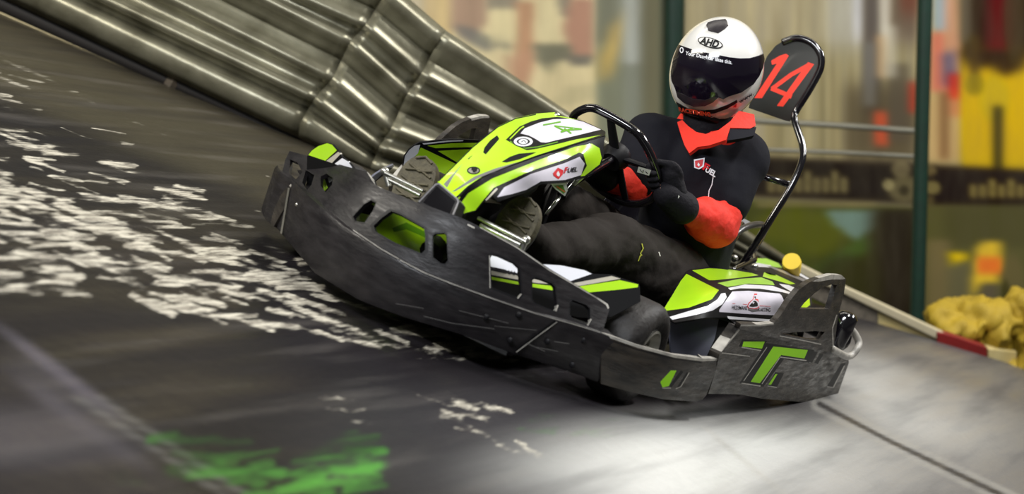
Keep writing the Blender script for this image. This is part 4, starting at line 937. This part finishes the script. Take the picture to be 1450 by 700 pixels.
# ---- foot bars
for rods, br in (([((545, 245), (599, 271)), ((551, 255), (595, 277))], ((545, 243), (551, 264))), ([((677, 309), (745, 343)), ((680, 319), (737, 347))], ((745, 340), (737, 357)))):
    mb = MB()
    for a, b in rods: mb.tube([K(*a, 'X', 1.44), K(*b, 'X', 1.44)], .0055, 12)
    mb.tube([K(*br[0], 'X', 1.43), K(*br[1], 'X', 1.43)], .008, 10); mb.ell(K(*br[0], 'X', 1.43), (.012, 0, 0), (0, .012, 0), (0, 0, .012), 10, 8)
    mb.build('foot_bar', 'steel', kart, True, 50)
# ---- seat and its hoops
def seat():
    V = []; F = []; nu, nv = 18, 22
    prof = [(.58, .13), (.50, .095), (.40, .075), (.30, .07), (.20, .075), (.10, .10), (.03, .16), (-.02, .24), (-.06, .33), (-.10, .42), (-.13, .50), (-.15, .55)]
    pr = smooth_path([(x, 0, z) for x, z in prof], 2)
    for i, p in enumerate(pr):
        f = i / (len(pr) - 1); hw = .15 + .06 * math.sin(math.pi * min(f * 1.1, 1)); side_h = .02 + .11 * math.sin(math.pi * min(max(f, .05), .97))
        t = pr[min(i + 1, len(pr) - 1)] - pr[max(i - 1, 0)]; t /= np.linalg.norm(t); nn = np.array([-t[2], 0, t[0]]) * -1
        if nn[2] < 0 and f < .5: nn = -nn
        if f >= .5 and nn[0] < 0: nn = -nn
        for k in range(nu):
            a = -1 + 2 * k / (nu - 1); w = hw * math.copysign(1 - (1 - abs(a)) ** 1.6, a); h = side_h * abs(a) ** 3.5
            V.append(p + np.array([0, .06 + w, 0]) + nn * h)
    for i in range(len(pr) - 1):
        for k in range(nu - 1): F.append((i * nu + k, i * nu + k + 1, (i + 1) * nu + k + 1, (i + 1) * nu + k))
    o = from_data('seat', V, F, 'gloss_black', kart, True); s = o.modifiers.new('s', 'SOLIDIFY'); s.thickness = .008; return o
seat()
mb = MB(); mb.tube(smooth_path([K(1004, 384, 'Y', .29), K(1012, 368, 'Y', .29), K(1030, 343, 'Y', .29), K(1052, 324, 'Y', .29), K(1074, 318, 'Y', .29), K(1082, 322, 'Y', .285), K(1079, 334, 'Y', .28), K(1068, 352, 'Y', .27), K(1046, 378, 'Y', .26)], 6), .011, 12); mb.build('seat_hoop', 'hoop_grey', kart, True)
mb = MB(); mb.tube(smooth_path([K(1036, 383, 'Y', .34), K(1060, 372, 'Y', .33), K(1069, 368, 'Y', .33), K(1067, 360, 'Y', .30)], 5), .008, 10); mb.tube([K(1010, 388, 'Y', .3), K(1050, 318, 'Y', .24)], .012, 10)
mb.build('seat_stay', 'tube_black', kart, True)
mb = MB(); mb.box(K(1048, 316, 'Y', .22), (.012, 0, .006), (0, .03, 0), (-.006, 0, .012)); mb.build('seat_edge_glint', 'white', kart)  # white block stands in for the highlight on the seat edge
for q in [(1040, 366), (1062, 384), (1075, 384), (1068, 378)]: mb = MB(); mb.ell(K(*q, 'Y', .30), (.014, 0, 0), (0, .012, 0), (0, 0, .012), 10, 8); mb.build('linkage', 'steel', kart, True)
# ---- fuel cap and rear cover
mb = MB(); c0 = K(1123, 388, 'Y', .30); c1 = K(1121, 370, 'Y', .30); d = (c1 - c0); mb.tube([c0, c0 + d * .15, c0 + d * .8, c1], [.020, .026, .033, .031], 18); mb.build('fuel_cap', 'yellow_cap', kart, True, 40)
rc = Surf([(1060, 372, .25), (1090, 372, .2), (1120, 385, .28), (1150, 400, .38), (1148, 415, .44), (1092, 384, .38), (1062, 384, .34), (1110, 395, .40)])
sheet('rear_cover', rc, [(1052, 378), (1066, 366), (1085, 365), (1102, 372), (1130, 384), (1150, 396), (1160, 410), (1148, 416), (1120, 400), (1092, 387), (1080, 385), (1064, 386)], [('green_dusty', [(1068, 366), (1085, 366), (1102, 373), (1108, 380), (1096, 378), (1070, 372)]), ('white', [(1070, 372), (1092, 376), (1090, 379), (1074, 378)]), ('silver_grey', [(1086, 377), (1092, 377), (1150, 399), (1148, 403)]), ('white', [(1112, 379), (1128, 384), (1150, 397), (1143, 396)])], ['seam_black', 'green_dusty', 'white', 'silver_grey'], .006, 5, [], kart)
# ---- number plate on its tube
XPL = -.33
pp_ = plane('X', XPL)
plate_outline = [(1060, 153), (1066, 130), (1078, 98), (1086, 80), (1098, 65), (1112, 56), (1126, 53), (1141, 56), (1153, 64), (1161, 76), (1163, 88), (1160, 102), (1148, 124), (1118, 172), (1112, 171)]
npl = sheet('number_plate', pp_, plate_outline, [('plate_red', [(1092, 86), (1104, 79), (1113, 76), (1117, 79), (1079, 139), (1068, 139), (1100, 90), (1093, 92)]), ('plate_red', [(1144, 88), (1153, 91), (1109, 151), (1100, 150)]), ('plate_red', stroke([(1147, 91), (1120, 106), (1093, 126)], 6)), ('plate_red', stroke([(1092, 125), (1121, 137)], 6.5))], ['plate_black', 'plate_red'], .006, 5, [], kart)
mb = MB(); tp = [(1108, 60), (1126, 54), (1142, 57), (1154, 65), (1162, 78), (1163, 92), (1158, 106), (1144, 131), (1127, 158), (1125, 170), (1130, 186), (1136, 205), (1137, 222), (1131, 242), (1117, 270), (1096, 304), (1072, 342), (1050, 376), (1042, 390)]
yv = [K(*q, 'X', XPL) for q in tp[:9]]; last = K(*tp[8], 'X', XPL)
full = yv + [K(*q, 'X', XPL + (.02 + .02 * i)) for i, q in enumerate(tp[9:])]
mb.tube(smooth_path(full, 5), .0115, 14)
mb.tube([K(1119, 262, 'X', XPL + .1), K(1080, 250, 'X', XPL + .1), K(1030, 232, 'X', XPL + .1)], .0105, 12)
r2 = [p - np.array([0, .22, 0]) for p in full[10:]]; mb.tube(smooth_path(r2, 5), .0115, 12)
mb.build('plate_frame', 'tube_black', kart, True)

# ================================================================== THE DRIVER
man = bpy.data.objects.new('person', None); C.objects.link(man); man.matrix_world = KM
tag(man, 'seated driver in white helmet, black polo over red sleeves, dark trousers, gripping the wheel', 'person')
J = {}
def j(n, *a): J[n] = K(*a); return J[n]
j('pelvis', 958, 392, 'X', .16); j('waist', 972, 330, 'X', .17); j('chest', 988, 262, 'X', .19); j('upper', 992, 216, 'X', .17); j('neck', 1004, 182, 'X', .2); j('head', 1015, 105, 'X', .2)
j('sl', 1044, 228, 'X', .14); j('el', 1014, 318, 'X', .26); j('wl', 962, 292, 'X', .50); j('hl', 936, 268, 'X', .56)
j('sr', 922, 200, 'X', .28); j('er', 893, 262, 'X', .38); j('wr', 852, 250, 'X', .54); j('hr', 836, 238, 'X', .58)
j('hipl', 972, 402, 'X', .18); j('kneel', 860, 347, 'X', .72); j('ankl', 764, 352, 'X', 1.10); j('toel', 735, 322, 'X', 1.24)
j('hipr', 930, 375, 'X', .18); j('kneer', 775, 285, 'X', .78); j('ankr', 632, 280, 'X', 1.12); j('toer', 598, 252, 'X', 1.24)
J['hipr'] = J['hipl'] * np.array([1, 0, 1]) + np.array([0, J['hipl'][1] - .22, 0])
for k in ('pelvis', 'hipl', 'hipr', 'kneel', 'kneer', 'ankl', 'el', 'hl', 'head', 'toel', 'toer'): print(k, J[k].round(3))
def limbs(mb, k=1.0, parts='all'):
    c = lambda a, b, ra, rb: mb.capsule(J[a], J[b], ra * k, rb * k)
    c('pelvis', 'waist', .135, .13); c('waist', 'chest', .135, .15); c('chest', 'upper', .15, .11); c('upper', 'neck', .1, .06); c('neck', 'head', .055, .07)
    c('upper', 'sl', .1, .07); c('upper', 'sr', .1, .075); c('sl', 'el', .062, .05); c('el', 'wl', .05, .03); c('sr', 'er', .062, .05); c('er', 'wr', .045, .03)
    c('wl', 'hl', .022, .02); c('wr', 'hr', .022, .02)
    c('hipl', 'kneel', .09, .065); c('kneel', 'ankl', .06, .042); c('hipr', 'kneer', .09, .065); c('kneer', 'ankr', .06, .042); c('ankl', 'toel', .03, .022); c('ankr', 'toer', .03, .022); c('pelvis', 'hipl', .12, .09); c('pelvis', 'hipr', .12, .09)
mb = MB(); limbs(mb, .86); mb.ell(J['head'] + np.array([.02, 0, .01]), (.095, 0, 0), (0, .075, 0), (0, 0, .11)); mb.ell(J['head'] + np.array([.11, 0, -.01]), (.02, 0, 0), (0, .012, 0), (0, 0, .02))
blob('body', mb, 'skin', man, .009, 6)
# shirt
mb = MB(); c = lambda a, b, ra, rb: mb.capsule(J[a] if isinstance(a, str) else a, J[b] if isinstance(b, str) else b, ra, rb)
c('pelvis', 'waist', .155, .15); c('waist', 'chest', .15, .16); c('chest', 'upper', .16, .085)
c('upper', 'sl', .085, .088); c('upper', 'sr', .085, .088); c(J['upper'] + np.array([-.03, .0, .0]), J['neck'] - np.array([.05, 0, .03]), .08, .065)
mid = J['sl'] + (J['el'] - J['sl']) * .62; c('sl', mid, .09, .082)
mr = J['sr'] + (J['er'] - J['sr']) * .75; c('sr', mr, .088, .08); c('sl', 'chest', .1, .12); c('sr', 'chest', .09, .12)
c(K(960, 300, 'X', .24), K(985, 240, 'X', .26), .1, .1)
blob('polo_shirt', mb, 'shirt', man, .008, 8, .012, .12)
# red sleeves
mb = MB(); c(J['sl'] + (J['el'] - J['sl']) * .45, J['el'], .068, .072); c('el', J['el'] + (J['wl'] - J['el']) * .35, .072, .064); c('el', J['wl'] + (J['el'] - J['wl']) * .12, .066, .036)
blob('red_sleeve', mb, 'red_cloth', man, .006, 5, .012, .05)
mb = MB(); c(J['sr'] + (J['er'] - J['sr']) * .5, J['er'], .064, .062); c('er', J['wr'] + (J['er'] - J['wr']) * .15, .06, .034)
blob('red_sleeve', mb, 'red_cloth', man, .006, 5, .012, .05)
# collar
cf = Surf([(962, 172, 'X', .33), (975, 213, 'X', .38), (1000, 188, 'X', .34), (1030, 176, 'X', .30), (1060, 160, 'X', .22), (1069, 172, 'X', .21), (1030, 192, 'X', .34), (990, 210, 'X', .38), (1066, 184, 'X', .25)], 3e-3)
sheet('red_collar', cf, [(959, 173), (966, 170), (975, 179), (986, 187), (1000, 190), (1018, 184), (1034, 172), (1046, 157), (1068, 162), (1070, 178), (1062, 182), (1034, 181), (1028, 198), (1004, 206), (988, 208), (976, 217), (969, 205), (964, 190)], [], ['red_cloth'], .012, 5, [], man)
sheet('polo_collar', lambda x, y, e=0: cf(x, y, -.006), [(1030, 199), (1034, 180), (1062, 181), (1071, 180), (1068, 192), (1050, 196)], [], ['shirt'], .014, 5, [], man)
mb = MB(); ring = []
nk = K(1012, 184, 'X', .16); 
for k in range(24):
    a = 2 * math.pi * k / 24; ring.append(nk + np.array([.075 * math.cos(a), .10 * math.sin(a), -.02 * math.cos(a)]))
mb.tube(ring, .020, 10, closed=True, flat=1.4); mb.build('collar_roll', 'red_cloth', man, True)
# trousers
mb = MB(); c('hipl', 'kneel', .112, .096); c('kneel', 'ankl', .085, .062); c('ankl', J['ankl'] + (J['toel'] - J['ankl']) * .55, .058, .045); c('ankr', J['ankr'] + (J['toer'] - J['ankr']) * .55, .055, .045); c('hipr', 'kneer', .105, .088); c('kneer', 'ankr', .085, .058); c('pelvis', 'hipl', .135, .115); c('pelvis', 'hipr', .135, .11)
c(J['kneel'] + np.array([-.06, .01, -.04]), J['kneel'] + (J['hipl'] - J['kneel']) * .6 + np.array([0, .02, -.03]), .09, .1)
blob('trousers', mb, 'trousers', man, .008, 6, .022, .09)
tr = Surf([(890, 345, 'Y', .29), (905, 370, 'Y', .30), (920, 345, 'Y', .28), (900, 395, 'Y', .31)])
# gloves gripping the rim
def grip(pt, wrist, tang, name):
    mb = MB(); pt = np.array(pt); tang = tang / np.linalg.norm(tang); w = np.array(wrist)
    out = w - pt; out -= tang * (out @ tang); out /= np.linalg.norm(out); up_ = np.cross(tang, out)
    if up_[2] < 0: up_ = -up_
    pc = pt + out * .038 + up_ * .018
    mb.capsule(w, pc, .034, .030); mb.ell(pc, tang * .046, out * .036, up_ * .020)
    for i, (L, rr) in enumerate([(.9, .0095), (1.05, .0102), (1.0, .0100), (.8, .0085)]):
        o = pt + tang * (.030 - .020 * i)
        p = [o + out * .030 + up_ * .024, o + up_ * (.027 * L), o - out * .026 * L + up_ * .008, o - out * .016 - up_ * .020 * L, o + out * .004 - up_ * .023]
        for a, b in zip(p[:-1], p[1:]): mb.capsule(a, b, rr, rr * .95, 10)
    th = [pc + tang * .034, pt + tang * .048 + out * .012 + up_ * .008, pt + tang * .044 - out * .014 - up_ * .004]
    for a, b in zip(th[:-1], th[1:]): mb.capsule(a, b, .0115, .010, 10)
    return blob(name, mb, 'glove', man, .0035, 3)
gl_ = grip(SW(931, 252), J['wl'] , SW(925, 228) - SW(933, 258), 'glove')
gr_ = grip(SW(816, 222), J['wr'], SW(808, 200) - SW(820, 235), 'glove')
mb = MB(); mb.capsule(J['wl'] + (J['el'] - J['wl']) * .08, J['hl'] + (J['wl'] - J['hl']) * .35, .05, .042); blob('glove_cuff', mb, 'glove', man, .006, 3)
mb = MB(); mb.capsule(J['wr'] + (J['er'] - J['wr']) * .1, J['hr'] + (J['wr'] - J['hr']) * .4, .044, .04); blob('glove_cuff', mb, 'glove', man, .006, 3)
gw = lambda x, y, e=0: K(x, y, 'X', .555)
decal('glove_tab', [('label_grey', stroke([(944, 294), (953, 288), (961, 277)], 4)), ('dark', stroke([(946, 293), (953, 288)], 1))], gw, None, gl_, 0)
# shoes, soles towards the front
def shoe(px, py, x, roll, name):
    cc = K(px, py, 'X', x); upv = np.array([-.28, .05 * roll, .95]); upv /= np.linalg.norm(upv); sd_ = np.array([0, 1, -.05 * roll]); sd_ -= upv * (sd_ @ upv); sd_ /= np.linalg.norm(sd_); fw = np.cross(sd_, upv)
    if fw[0] < 0: fw = -fw
    def foot(v):   # half width along the foot, heel -1 to toe +1
        return .055 * (1 - max(0, v) ** 3.2 * .9) ** .5 * (1 - .16 * math.exp(-((v + .25) / .3) ** 2)) * (1 if v > -.6 else math.sqrt(max(.05, 1 - ((-v - .6) / .42) ** 2)))
    H = .105; V = []; F = []; n = 24
    vs = [math.sin(math.pi * (k / n - .5)) for k in range(n + 1)]
    rngs = [(.0, 1.0), (.012, 1.04), (.028, 1.04), (.03, .96), (.060, .86), (.085, .5), (.092, .1)]
    for d, s in rngs:
        ringp = []
        for v in vs: ringp.append((foot(v) * s, v * H * (1 if d < .03 else (1 - (d - .03) * 2.2))))
        loop = ringp + [(-a, b) for a, b in ringp[::-1][1:-1]]
        for a, b in loop: V.append(cc + sd_ * a + upv * (b - .03) - fw * d)
    m_ = len(loop); mi = []
    for i in range(len(rngs) - 1):
        for k in range(m_): F.append((i * m_ + k, i * m_ + (k + 1) % m_, (i + 1) * m_ + (k + 1) % m_, (i + 1) * m_ + k)); mi.append(1 if i < 3 else 0)
    F.append(tuple(range(m_))); mi.append(1); F.append(tuple((len(rngs) - 1) * m_ + k for k in range(m_))[::-1]); mi.append(0)
    o = from_data(name, V, F, ['shoe', 'sole'], man, True, mi, 40)
    mb = MB()
    for r in range(-3, 6):
        v = r * .18; w = foot(min(v, .93)) * .8; b = v * H
        if v > .95: continue
        pts = [cc + sd_ * (w * t) + upv * (b - .03 + .012 * (1 - abs(t)) * (1 if r % 2 else -1)) + fw * .003 for t in (-.95, -.5, 0, .5, .95)]
        mb.tube(pts, .0035, 6)
    mb.build('tread', 'sole', o, True, 40)
shoe(730, 317, 1.30, 1, 'shoe'); shoe(586, 259, 1.30, -1, 'shoe')
mb = MB(); mb.capsule(J['neck'] - np.array([.02, 0, .06]), J['head'] - np.array([0, 0, .03]), .072, .08); blob('balaclava', mb, 'glove', man, .007, 3)
# helmet
Hc = K(1016, 98, 'X', .2); hz = (R @ Hc + T)[2]; px_ = hz / FPX; ta = math.radians(19)
hu = -R[1] * math.cos(ta) + R[0] * math.sin(ta); hsd = R[0] * math.cos(ta) + R[1] * math.sin(ta); hf = -R[2]
SA, SB, SC = 64.5 * px_, 75.5 * px_, .158
B3 = np.stack([hsd * SA, hu * SB, hf * SC], 1); BI = np.linalg.inv(B3)
def hdir(px, py):
    v = ray(px, py); o = BI @ (CK - Hc); d = BI @ v; A = d @ d; Bq = 2 * o @ d; Cq = o @ o - 1; D = Bq * Bq - 4 * A * Cq
    t = (-Bq - math.sqrt(max(D, 0))) / (2 * A); q = o + t * d; return q / np.linalg.norm(q)
def hbulge(q): return 1 + .06 * max(0, -q[1]) * max(0, q[2]) + .055 * max(0, -.62 * q[0] - .78 * q[1]) ** 3
def hin(pts): return [(1015 + (x - 1015) * .95, 98 + (y - 98) * .95) for x, y in pts]
def hshape(q):
    x, y, z = q
    r = hbulge(q)
    return Hc + B3 @ (q * r)
def hsurf(px, py, eps=0.0):
    q = hdir(px, py); p = hshape(q); n = BI.T @ q; n /= np.linalg.norm(n); return p + n * eps
mb = MB(); nu, nv = 64, 40; V = []; F = []
for i in range(nv + 1):
    th = math.pi * i / nv
    for k in range(nu):
        a = 2 * math.pi * k / nu; q = np.array([math.sin(th) * math.cos(a), math.cos(th), math.sin(th) * math.sin(a)])
        if q[1] < -.98: q = np.array([q[0] * .9, -.98 + (q[1] + .98) * -3, q[2] * .9])
        V.append(Hc + B3 @ (q * hbulge(q)))
for i in range(nv):
    for k in range(nu): F.append((i * nu + k, i * nu + (k + 1) % nu, (i + 1) * nu + (k + 1) % nu, (i + 1) * nu + k))
helm = from_data('helmet', V, F, 'helmet_white', man, True)
def hsheet(name, outline, m, eps=.004, thick=.006, regs=(), mats=None, parent=helm, step=2.5):
    return sheet(name, lambda x, y, e=0: hsurf(x, y, eps), outline, list(regs), mats or [m], thick, step, [], parent)
vis = [(964, 65), (975, 69), (991, 74), (1015, 78.5), (1032, 82), (1047, 83.5), (1060, 83), (1070, 80), (1077.5, 77), (1079, 84), (1077, 95), (1072, 107), (1064, 118), (1047, 129), (1030, 134), (1023.5, 137.5), (1017, 135), (1010, 141), (1000, 145.5), (986, 146), (974, 141), (966, 134), (961.5, 122), (957, 113), (955.5, 102), (958, 83)]
hsheet('visor_gasket', [tuple(np.mean(vis, 0) + (np.array(p) - np.mean(vis, 0)) * 1.02) for p in vis], 'seam_black', .004, .006)
hsheet('visor', vis, 'visor', .0085, .008)
hsheet('breath_guard', [(964, 127), (972, 130), (984, 136), (1000, 138), (1012, 134), (1016, 135), (1010, 141), (1000, 145.5), (986, 146), (974, 141), (966, 134)], 'vent_black', .0105, .004)
hsheet('top_vent', [(1000.4, 37), (1003, 33), (1012.6, 30), (1027, 28.5), (1029, 31), (1031, 37), (1027, 41), (1017, 47.5), (1003, 44)], 'vent_black', .004, .006)
decal('oval_logo', [('dark', ell2(1006, 61, 18, 7))] , lambda x, y, e=0: hsurf(1006 + (x - 1006) * .97 - (y - 61) * .26, 61 + (x - 1006) * .26 + (y - 61) * .97, .002), None, helm)
decal('oval_logo_field', [('helmet_white', ell2(1006, 61, 16.4, 5.6))] , lambda x, y, e=0: hsurf(1006 + (x - 1006) * .97 - (y - 61) * .26, 61 + (x - 1006) * .26 + (y - 61) * .97, .003), None, helm)
text_on('lettering', 'AHD', hsurf, (991, 62), (26, 6.5), (2, -9), 'dark', helm, .0045, .04, .2)
text_on('lettering', 'Your Daughter likes this.', hsurf, (974, 79), (61, 12.5), (.6, -5.2), 'white', helm, .0105, .02)
decal('round_mark', [('white', ell2(969.5, 73, 2.6, 4)), ('visor', ell2(969.5, 73, 1.4, 2.6))], lambda x, y, e=0: hsurf(x, y, .0098 + e), None, helm)
hsheet('chin_stripe', hin([(958, 144), (963, 154), (972, 160), (990, 162.5), (1012, 161), (1030, 155), (1045, 146), (1044, 143), (1030, 150), (1012, 156), (990, 157), (974, 153), (964, 147)]), 'dark', .002, .002)
text_on('lettering', 'RACETIMING', hsurf, (966, 152.5), (41, 8), (-.6, -5.6), 'orange_red', helm, .0065, .05)
text_on('lettering', '.nl', hsurf, (1007, 162), (7, -.8), (0, -4), 'beige', helm, .0065, .03)
text_on('lettering', 'www.', hsurf, (1046, 145), (20, -12), (-2, -4), 'dark', helm, .003, .03)
decal('red_mark', [('red', [(1036, 150), (1042, 144), (1041, 150)])], hsurf, None, helm, .004)
mb = MB(); mb.tube([Hc + B3 @ np.array([math.cos(a) * .42, -.93, math.sin(a) * .42]) for a in np.linspace(0, 2 * math.pi, 33)[:-1]], .012, 8, closed=True); mb.build('helmet_trim', 'dark', helm, True)
# chest logo, trouser print
def front_of(o_list):
    from mathutils.bvhtree import BVHTree
    trees = [BVHTree.FromPolygons([v.co[:] for v in o.data.vertices], [p.vertices[:] for p in o.data.polygons]) for o in o_list]
    def f(px, py, eps=0.0):
        v = ray(px, py); v /= np.linalg.norm(v); best = None
        for t in trees:
            h = t.ray_cast(Vector(CK), Vector(v))
            if h[0] is not None and (best is None or h[3] < best): best = h[3]
        if best is None: best = np.linalg.norm(K(px, py, 'X', .3) - CK)
        return CK + v * (best - eps)
    return f
fs = front_of([bpy.data.objects['polo_shirt']])
decal('chest_logo', [('white', [(982.5, 226), (998, 223.5), (996.5, 236), (990, 240), (983, 237.5)]), ('red', [(984, 228), (996, 225.5), (994.5, 234.5), (989, 238), (984.5, 236)]), ('white', [(987.5, 234), (988.5, 230), (991, 233), (990, 236)])], fs, None, bpy.data.objects['polo_shirt'], .006)
text_on('lettering', 'F', fs, (994, 239), (7, 4.5), (5, -9), 'red', bpy.data.objects['polo_shirt'], .006, .04)
text_on('lettering', 'UEL', fs, (998, 242.5), (14.5, 8.5), (3.4, -7), 'white', bpy.data.objects['polo_shirt'], .006, .04)
decal('shirt_piping', [('white', stroke([(1010, 250), (1008, 262), (1004, 270), (1003, 282)], 1.2))], fs, None, bpy.data.objects['polo_shirt'], .005)
ft = front_of([bpy.data.objects['trousers']])
decal('trouser_print', [('yellow_thread', stroke([(909, 345), (911, 352), (907, 359), (909, 362)], 1.6)), ('yellow_thread', stroke([(908, 361), (906, 364), (904, 370)], 1.5))], ft, None, bpy.data.objects['trousers'], .004)

decal('trouser_zip', [('label_grey', stroke([(933, 357), (935, 363)], 1.4))], ft, None, bpy.data.objects['trousers'], .004)

# ================================================================== LIGHT AND CAMERA
sc = bpy.context.scene
w = bpy.data.worlds.new('hall_air'); sc.world = w; w.use_nodes = True; w.node_tree.nodes['Background'].inputs[0].default_value = (*s2l((196, 200, 190)), 1); w.node_tree.nodes['Background'].inputs[1].default_value = .15
def area(loc, aim, sx, sy, power, col):
    l = bpy.data.lights.new('hall_lamp', 'AREA'); l.shape = 'RECTANGLE'; l.size = sx; l.size_y = sy; l.energy = power; l.color = col
    o = bpy.data.objects.new('hall_lamp', l); C.objects.link(o); o.location = loc; o.rotation_euler = (Vector(aim) - Vector(loc)).to_track_quat('-Z', 'Y').to_euler()
    return o
warm = (1.0, .95, .84); cool = (.93, .96, 1.0)
area((-1.5, 1.5, 6.2), (0, 7, 1.2), 3.0, 1.0, 430, cool)
area((3.2, 6.6, 5.6), (.8, 7, 1.4), 2.6, .5, 260, (1, .98, .94))
area((5.6, 9.2, 4.3), (.5, 7, 1.0), 3.0, .5, 210, (1, 1, 1))
area((-3.5, 6.0, 5.4), (-1, 8, 1.8), 3.0, .6, 190, warm)
area((.8, 9.0, 5.8), (.8, 13, .9), 6.5, .6, 190, warm)
cam = bpy.data.cameras.new('camera'); co = bpy.data.objects.new('camera', cam); C.objects.link(co); sc.camera = co
co.location = CW; co.rotation_euler = (math.pi / 2 - PITCH, 0, 0); cam.sensor_width = 36; cam.lens = 36 * FPX / 1450; cam.clip_end = 200
cam.dof.use_dof = True; cam.dof.focus_distance = 6.75; cam.dof.aperture_fstop = 2.6
sc.view_settings.view_transform = 'Standard'; sc.view_settings.look = 'None'; sc.view_settings.gamma = 1; sc.view_settings.use_curve_mapping = False
sc.view_settings.exposure = -0.08
